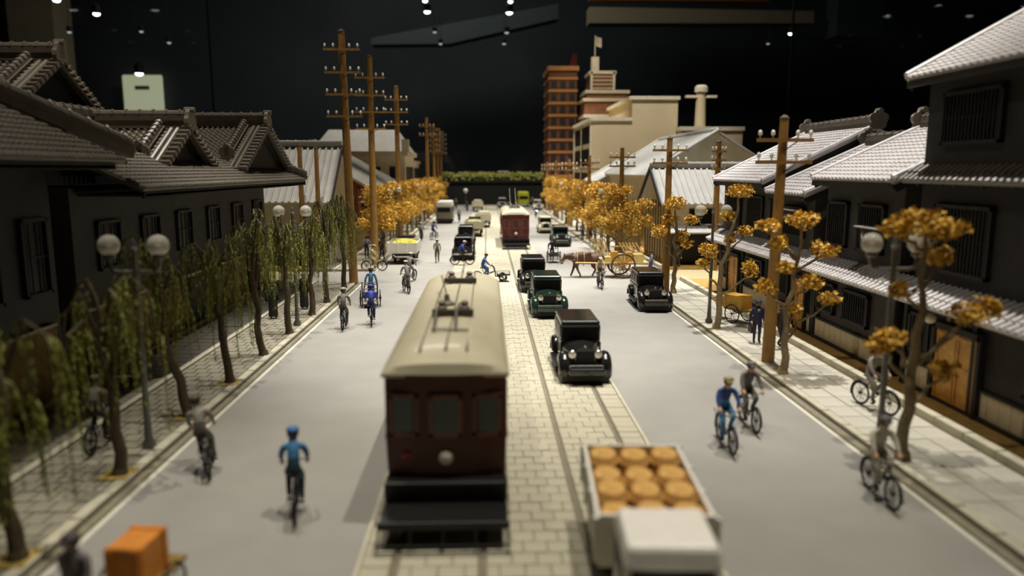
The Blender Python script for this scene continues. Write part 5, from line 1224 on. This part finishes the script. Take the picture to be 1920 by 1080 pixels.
# orange-box cart behind the suited man
x, y = g(1386, 604, .155); handcart((x, y), .5, 'handcart with boxes on the pale pavement behind the man in navy suit', .155, back=False, wood=MATS['ochre_board'])
crate((x - .1, y + .05, .155 + .662), (.7, 1.0, .6), .5, YCR, 'larger box on the handcart behind the man in navy suit', None)
crate((x - .45, y + .9, .155 + .655), (.5, .5, .42), .5, YCR, 'smaller box at the end of the handcart behind the man in navy suit', None)
# front-loading carrier cycle
x, y = g(932, 529); t = thing('carrier_cycle', 'black carrier cycle with small loading tray on the tram tracks', 'bicycle', (x, y, .05), -PI/2 + .05)
sw = spoked(.26, 12, .03, hw=.05, sr=.008).mesh('wheel', [TYRE, IRON], True)
for s in (-1, 1): link('wheel', sw, t, (s*.3, .36, .26))
link('wheel', BW, t, (0, -1.25, .34))
MB().tube([(-.3, .36, .26), (.3, .36, .26)], .025, 6).build('axle', IRON, t)
f = MB().tube([(0, -.38, 1.05), (0, -.2, .9), (0, -.12, .6), (0, -.1, .34), (0, .2, .32), (0, .36, .28)], .045, 7); f.tube([(0, -1.25, .36), (0, -.12, .66)], .025, 6); f.tube([(0, -.8, .32), (0, -.12, .66)], .022, 6); f.tube([(0, -.8, .32), (0, -.92, .84)], .022, 6); f.tube([(0, -1.25, .36), (0, -.8, .32)], .018, 6); f.build('frame', IRON, t)
MB().tube([(-.24, -.42, 1.05), (.24, -.42, 1.05)], .018, 6).build('handlebar', IRON, t)
MB().box((0, -.94, .88), (.18, .26, .05), top=(.8, .9)).build('saddle', SHOE, t)
tr = MB()
for zz in (.42, .62):
    for s in (-1, 1): tr.tube([(s*.34, .0, zz), (s*.34, .8, zz)], .015, 5)
    for yy in (0, .8): tr.tube([(-.34, yy, zz), (.34, yy, zz)], .015, 5)
for s in (-1, 1):
    for yy in (0, .8): tr.tube([(s*.34, yy, .42), (s*.34, yy, .62)], .015, 5)
tr.box((0, .4, .42), (.66, .8, .03)); tr.build('tray', IRON, t)
person('ride', (x - .68, y), -PI/2 + .05, (58, 84, 150), (48, 66, 124), None, 'man in blue riding the black carrier cycle over the tram tracks', .05, 1.0)
# horse and its cart
HORSE = mat('horse_brown', (84, 54, 36), .6, var=.2, scale=3)
hv = [((0, 0, 1.22), .44), ((0, -.5, 1.27), .42), ((0, -.92, 1.28), .33), ((0, .45, 1.24), .42), ((0, .78, 1.3), .31), ((0, 1.06, 1.36), .21), ((0, 1.3, 1.32), .16), ((0, 1.43, 1.1), .12), ((0, 1.5, .86), .095)]
he = [(0, 1), (1, 2), (0, 3), (3, 4), (4, 5), (5, 6), (6, 7), (7, 8)]
for s, fy, hy in ((1, .16, .2), (-1, -.18, -.16)):
    b = len(hv)
    hv += [((s*.17, .56, .92), .15), ((s*.17, .58 + fy*.7, .52), .08), ((s*.17, .56 + fy*1.7, .13), .055), ((s*.17, .6 + fy*1.8, .05), .07)]; he += [(3, b), (b, b+1), (b+1, b+2), (b+2, b+3)]
    b = len(hv)
    hv += [((s*.18, -.72, .98), .2), ((s*.18, -.62 + hy*.5, .76), .13), ((s*.16, -.98 + hy*.9, .5), .08), ((s*.16, -.9 + hy*1.5, .13), .055), ((s*.16, -.86 + hy*1.5, .05), .07)]; he += [(1, b), (b, b+1), (b+1, b+2), (b+2, b+3), (b+3, b+4)]
V, Fs = skin_mesh([(Vector(a), r) for a, r in hv], he)
hx, hyy = 6.4, 48.6
t = thing('horse', 'brown draught horse with lowered head crossing the road', 'horse', (hx, hyy, 0), PI/2)
mb = MB(); mb.v = [tuple(v) for v in V]; mb.f = Fs; mb.m = [0]*len(Fs)
for s in (-1, 1):
    mb.tube([(s*.07, 1.3, 1.42), (s*.1, 1.3, 1.52), (s*.1, 1.33, 1.58)], [.035, .035, .008], 6); mb.ball((s*.1, 1.42, 1.2), .02, 6, 4)
mb.build('body', HORSE, t, True)
MB().tube([(0, -1.2, 1.36), (0, -1.34, 1.2), (0, -1.36, .75), (0, -1.32, .5)], [.05, .07, .08, .02], 7).build('tail', HAIRM, t, True)
mn = MB()
for k in range(9):
    f = k/8; mn.tube([(0, .72 + f*.6, 1.6 - .13*f), (.1, .74 + f*.6, 1.5 - .1*f), (.14, .76 + f*.62, 1.34 - .1*f)], [.045, .04, .01], 5)
mn.build('mane', HAIRM, t, True)
hs = MB(); LEA = mat('pale_harness', (186, 160, 112), .6)
hs.torus((0, .5, 1.24), .44, .03, 'Y', 20, 6); hs.torus((0, .05, 1.22), .46, .022, 'Y', 20, 5); hs.torus((0, 1.45, 1.02), .13, .014, 'Z', 14, 5)
for s in (-1, 1): hs.tube([(s*.13, 1.45, 1.02), (s*.36, .6, 1.2)], .013, 5); hs.tube([(s*.1, 1.32, 1.36), (s*.13, 1.45, 1.02)], .013, 5)
for yy in (.0, .14, .28): hs.torus((0, yy, 1.62), .1, .014, 'Y', 12, 5, a0=0, a1=PI)
hs.build('harness', LEA, t)
ct = thing('horse_cart', 'two-wheeled wooden cart behind the brown horse, with slatted side racks', 'cart', (8.85, hyy, 0), PI/2)
big = spoked(.82, 14, .045, hw=.14, hub=.12, sr=.026).mesh('wheel', [mat('cart_iron_tyre', (70, 56, 40), .6), mat('cart_wheel_wood', (150, 108, 56), .6)], True)
for s in (-1, 1): link('wheel', big, ct, (s*.78, 0, .82))
MB().tube([(-.85, 0, .82), (.85, 0, .82)], .05, 8).build('axle', IRON, ct)
n = 5; me = MB().box((0, 0, 0), (.24, 2.9, .06)).mesh('plank', PALEW)
for i in range(n): link('plank', me, ct, (-.52 + i*.26, -.25, 1.0))
for s in (-1, 1): MB().tube([(s*.5, -1.6, .94), (s*.5, 1.0, .95), (s*.54, 2.0, 1.0), (s*.54, 3.1, 1.02)], .045, 8).build('shaft', PALEW, ct)
sl_ = MB().box((0, 0, 0), (.05, .09, 1.55)).mesh('slat', PALEW)
for base, tilt in ((-1.05, -.75), (.35, -.6)):
    pass
for i in range(6):
    o = link('slat', sl_, ct, (.62, -.35 - i*.22, 1.55)); o.rotation_euler = (-.55, 0, 0)
for zz in (1.1, 1.95): MB().bar((.66, -.1 - (zz - 1.1)*-.55 + .2, zz), (.66, -1.75 - (zz - 1.1)*-.55 + .2, zz), .06, .08).build('rack_rail', PALEW, ct)
for i in range(6):
    o = link('slat', sl_, ct, (.62, 1.0 + i*.17 - .9 + .75, 1.75)); o.rotation_euler = (-.3, 0, 0)
MB().bar((.66, .75, 1.2), (.66, 1.85, 1.2), .06, .08).build('rack_rail', PALEW, ct)
for i, (dx, dz, s_, lb) in enumerate(((-.95, 0, .34, 'lowest yellow crate at the horse end of the cart'), (-.5, 0, .66, 'taller yellow crate second from the horse on the cart'), (-.02, 0, .5, 'yellow crate in the middle of the cart, above the wheel'), (.46, 0, .62, 'yellow crate just behind the cart wheel top'), (1.05, 0, .5, 'widest yellow crate at the tail of the cart'))):
    crate((8.85 + dx, hyy - .22 + .1*(i % 2), 1.03), (.38 if i < 4 else .6, .6, s_), 0, YCR if i % 2 else PALEW, lb, 'yellow crates on the horse cart')
person('walk', (7.75, hyy + 1.35), PI/2, (96, 100, 140), (90, 96, 128), DARK, 'carter in slate blue walking beyond the horse at the front of the cart', 0, 1.06)
person('walk', (10.9, hyy + .2), PI/2, (120, 124, 156), (96, 100, 130), DARK, 'man in pale blue walking behind the tail of the horse cart', .02, .98)
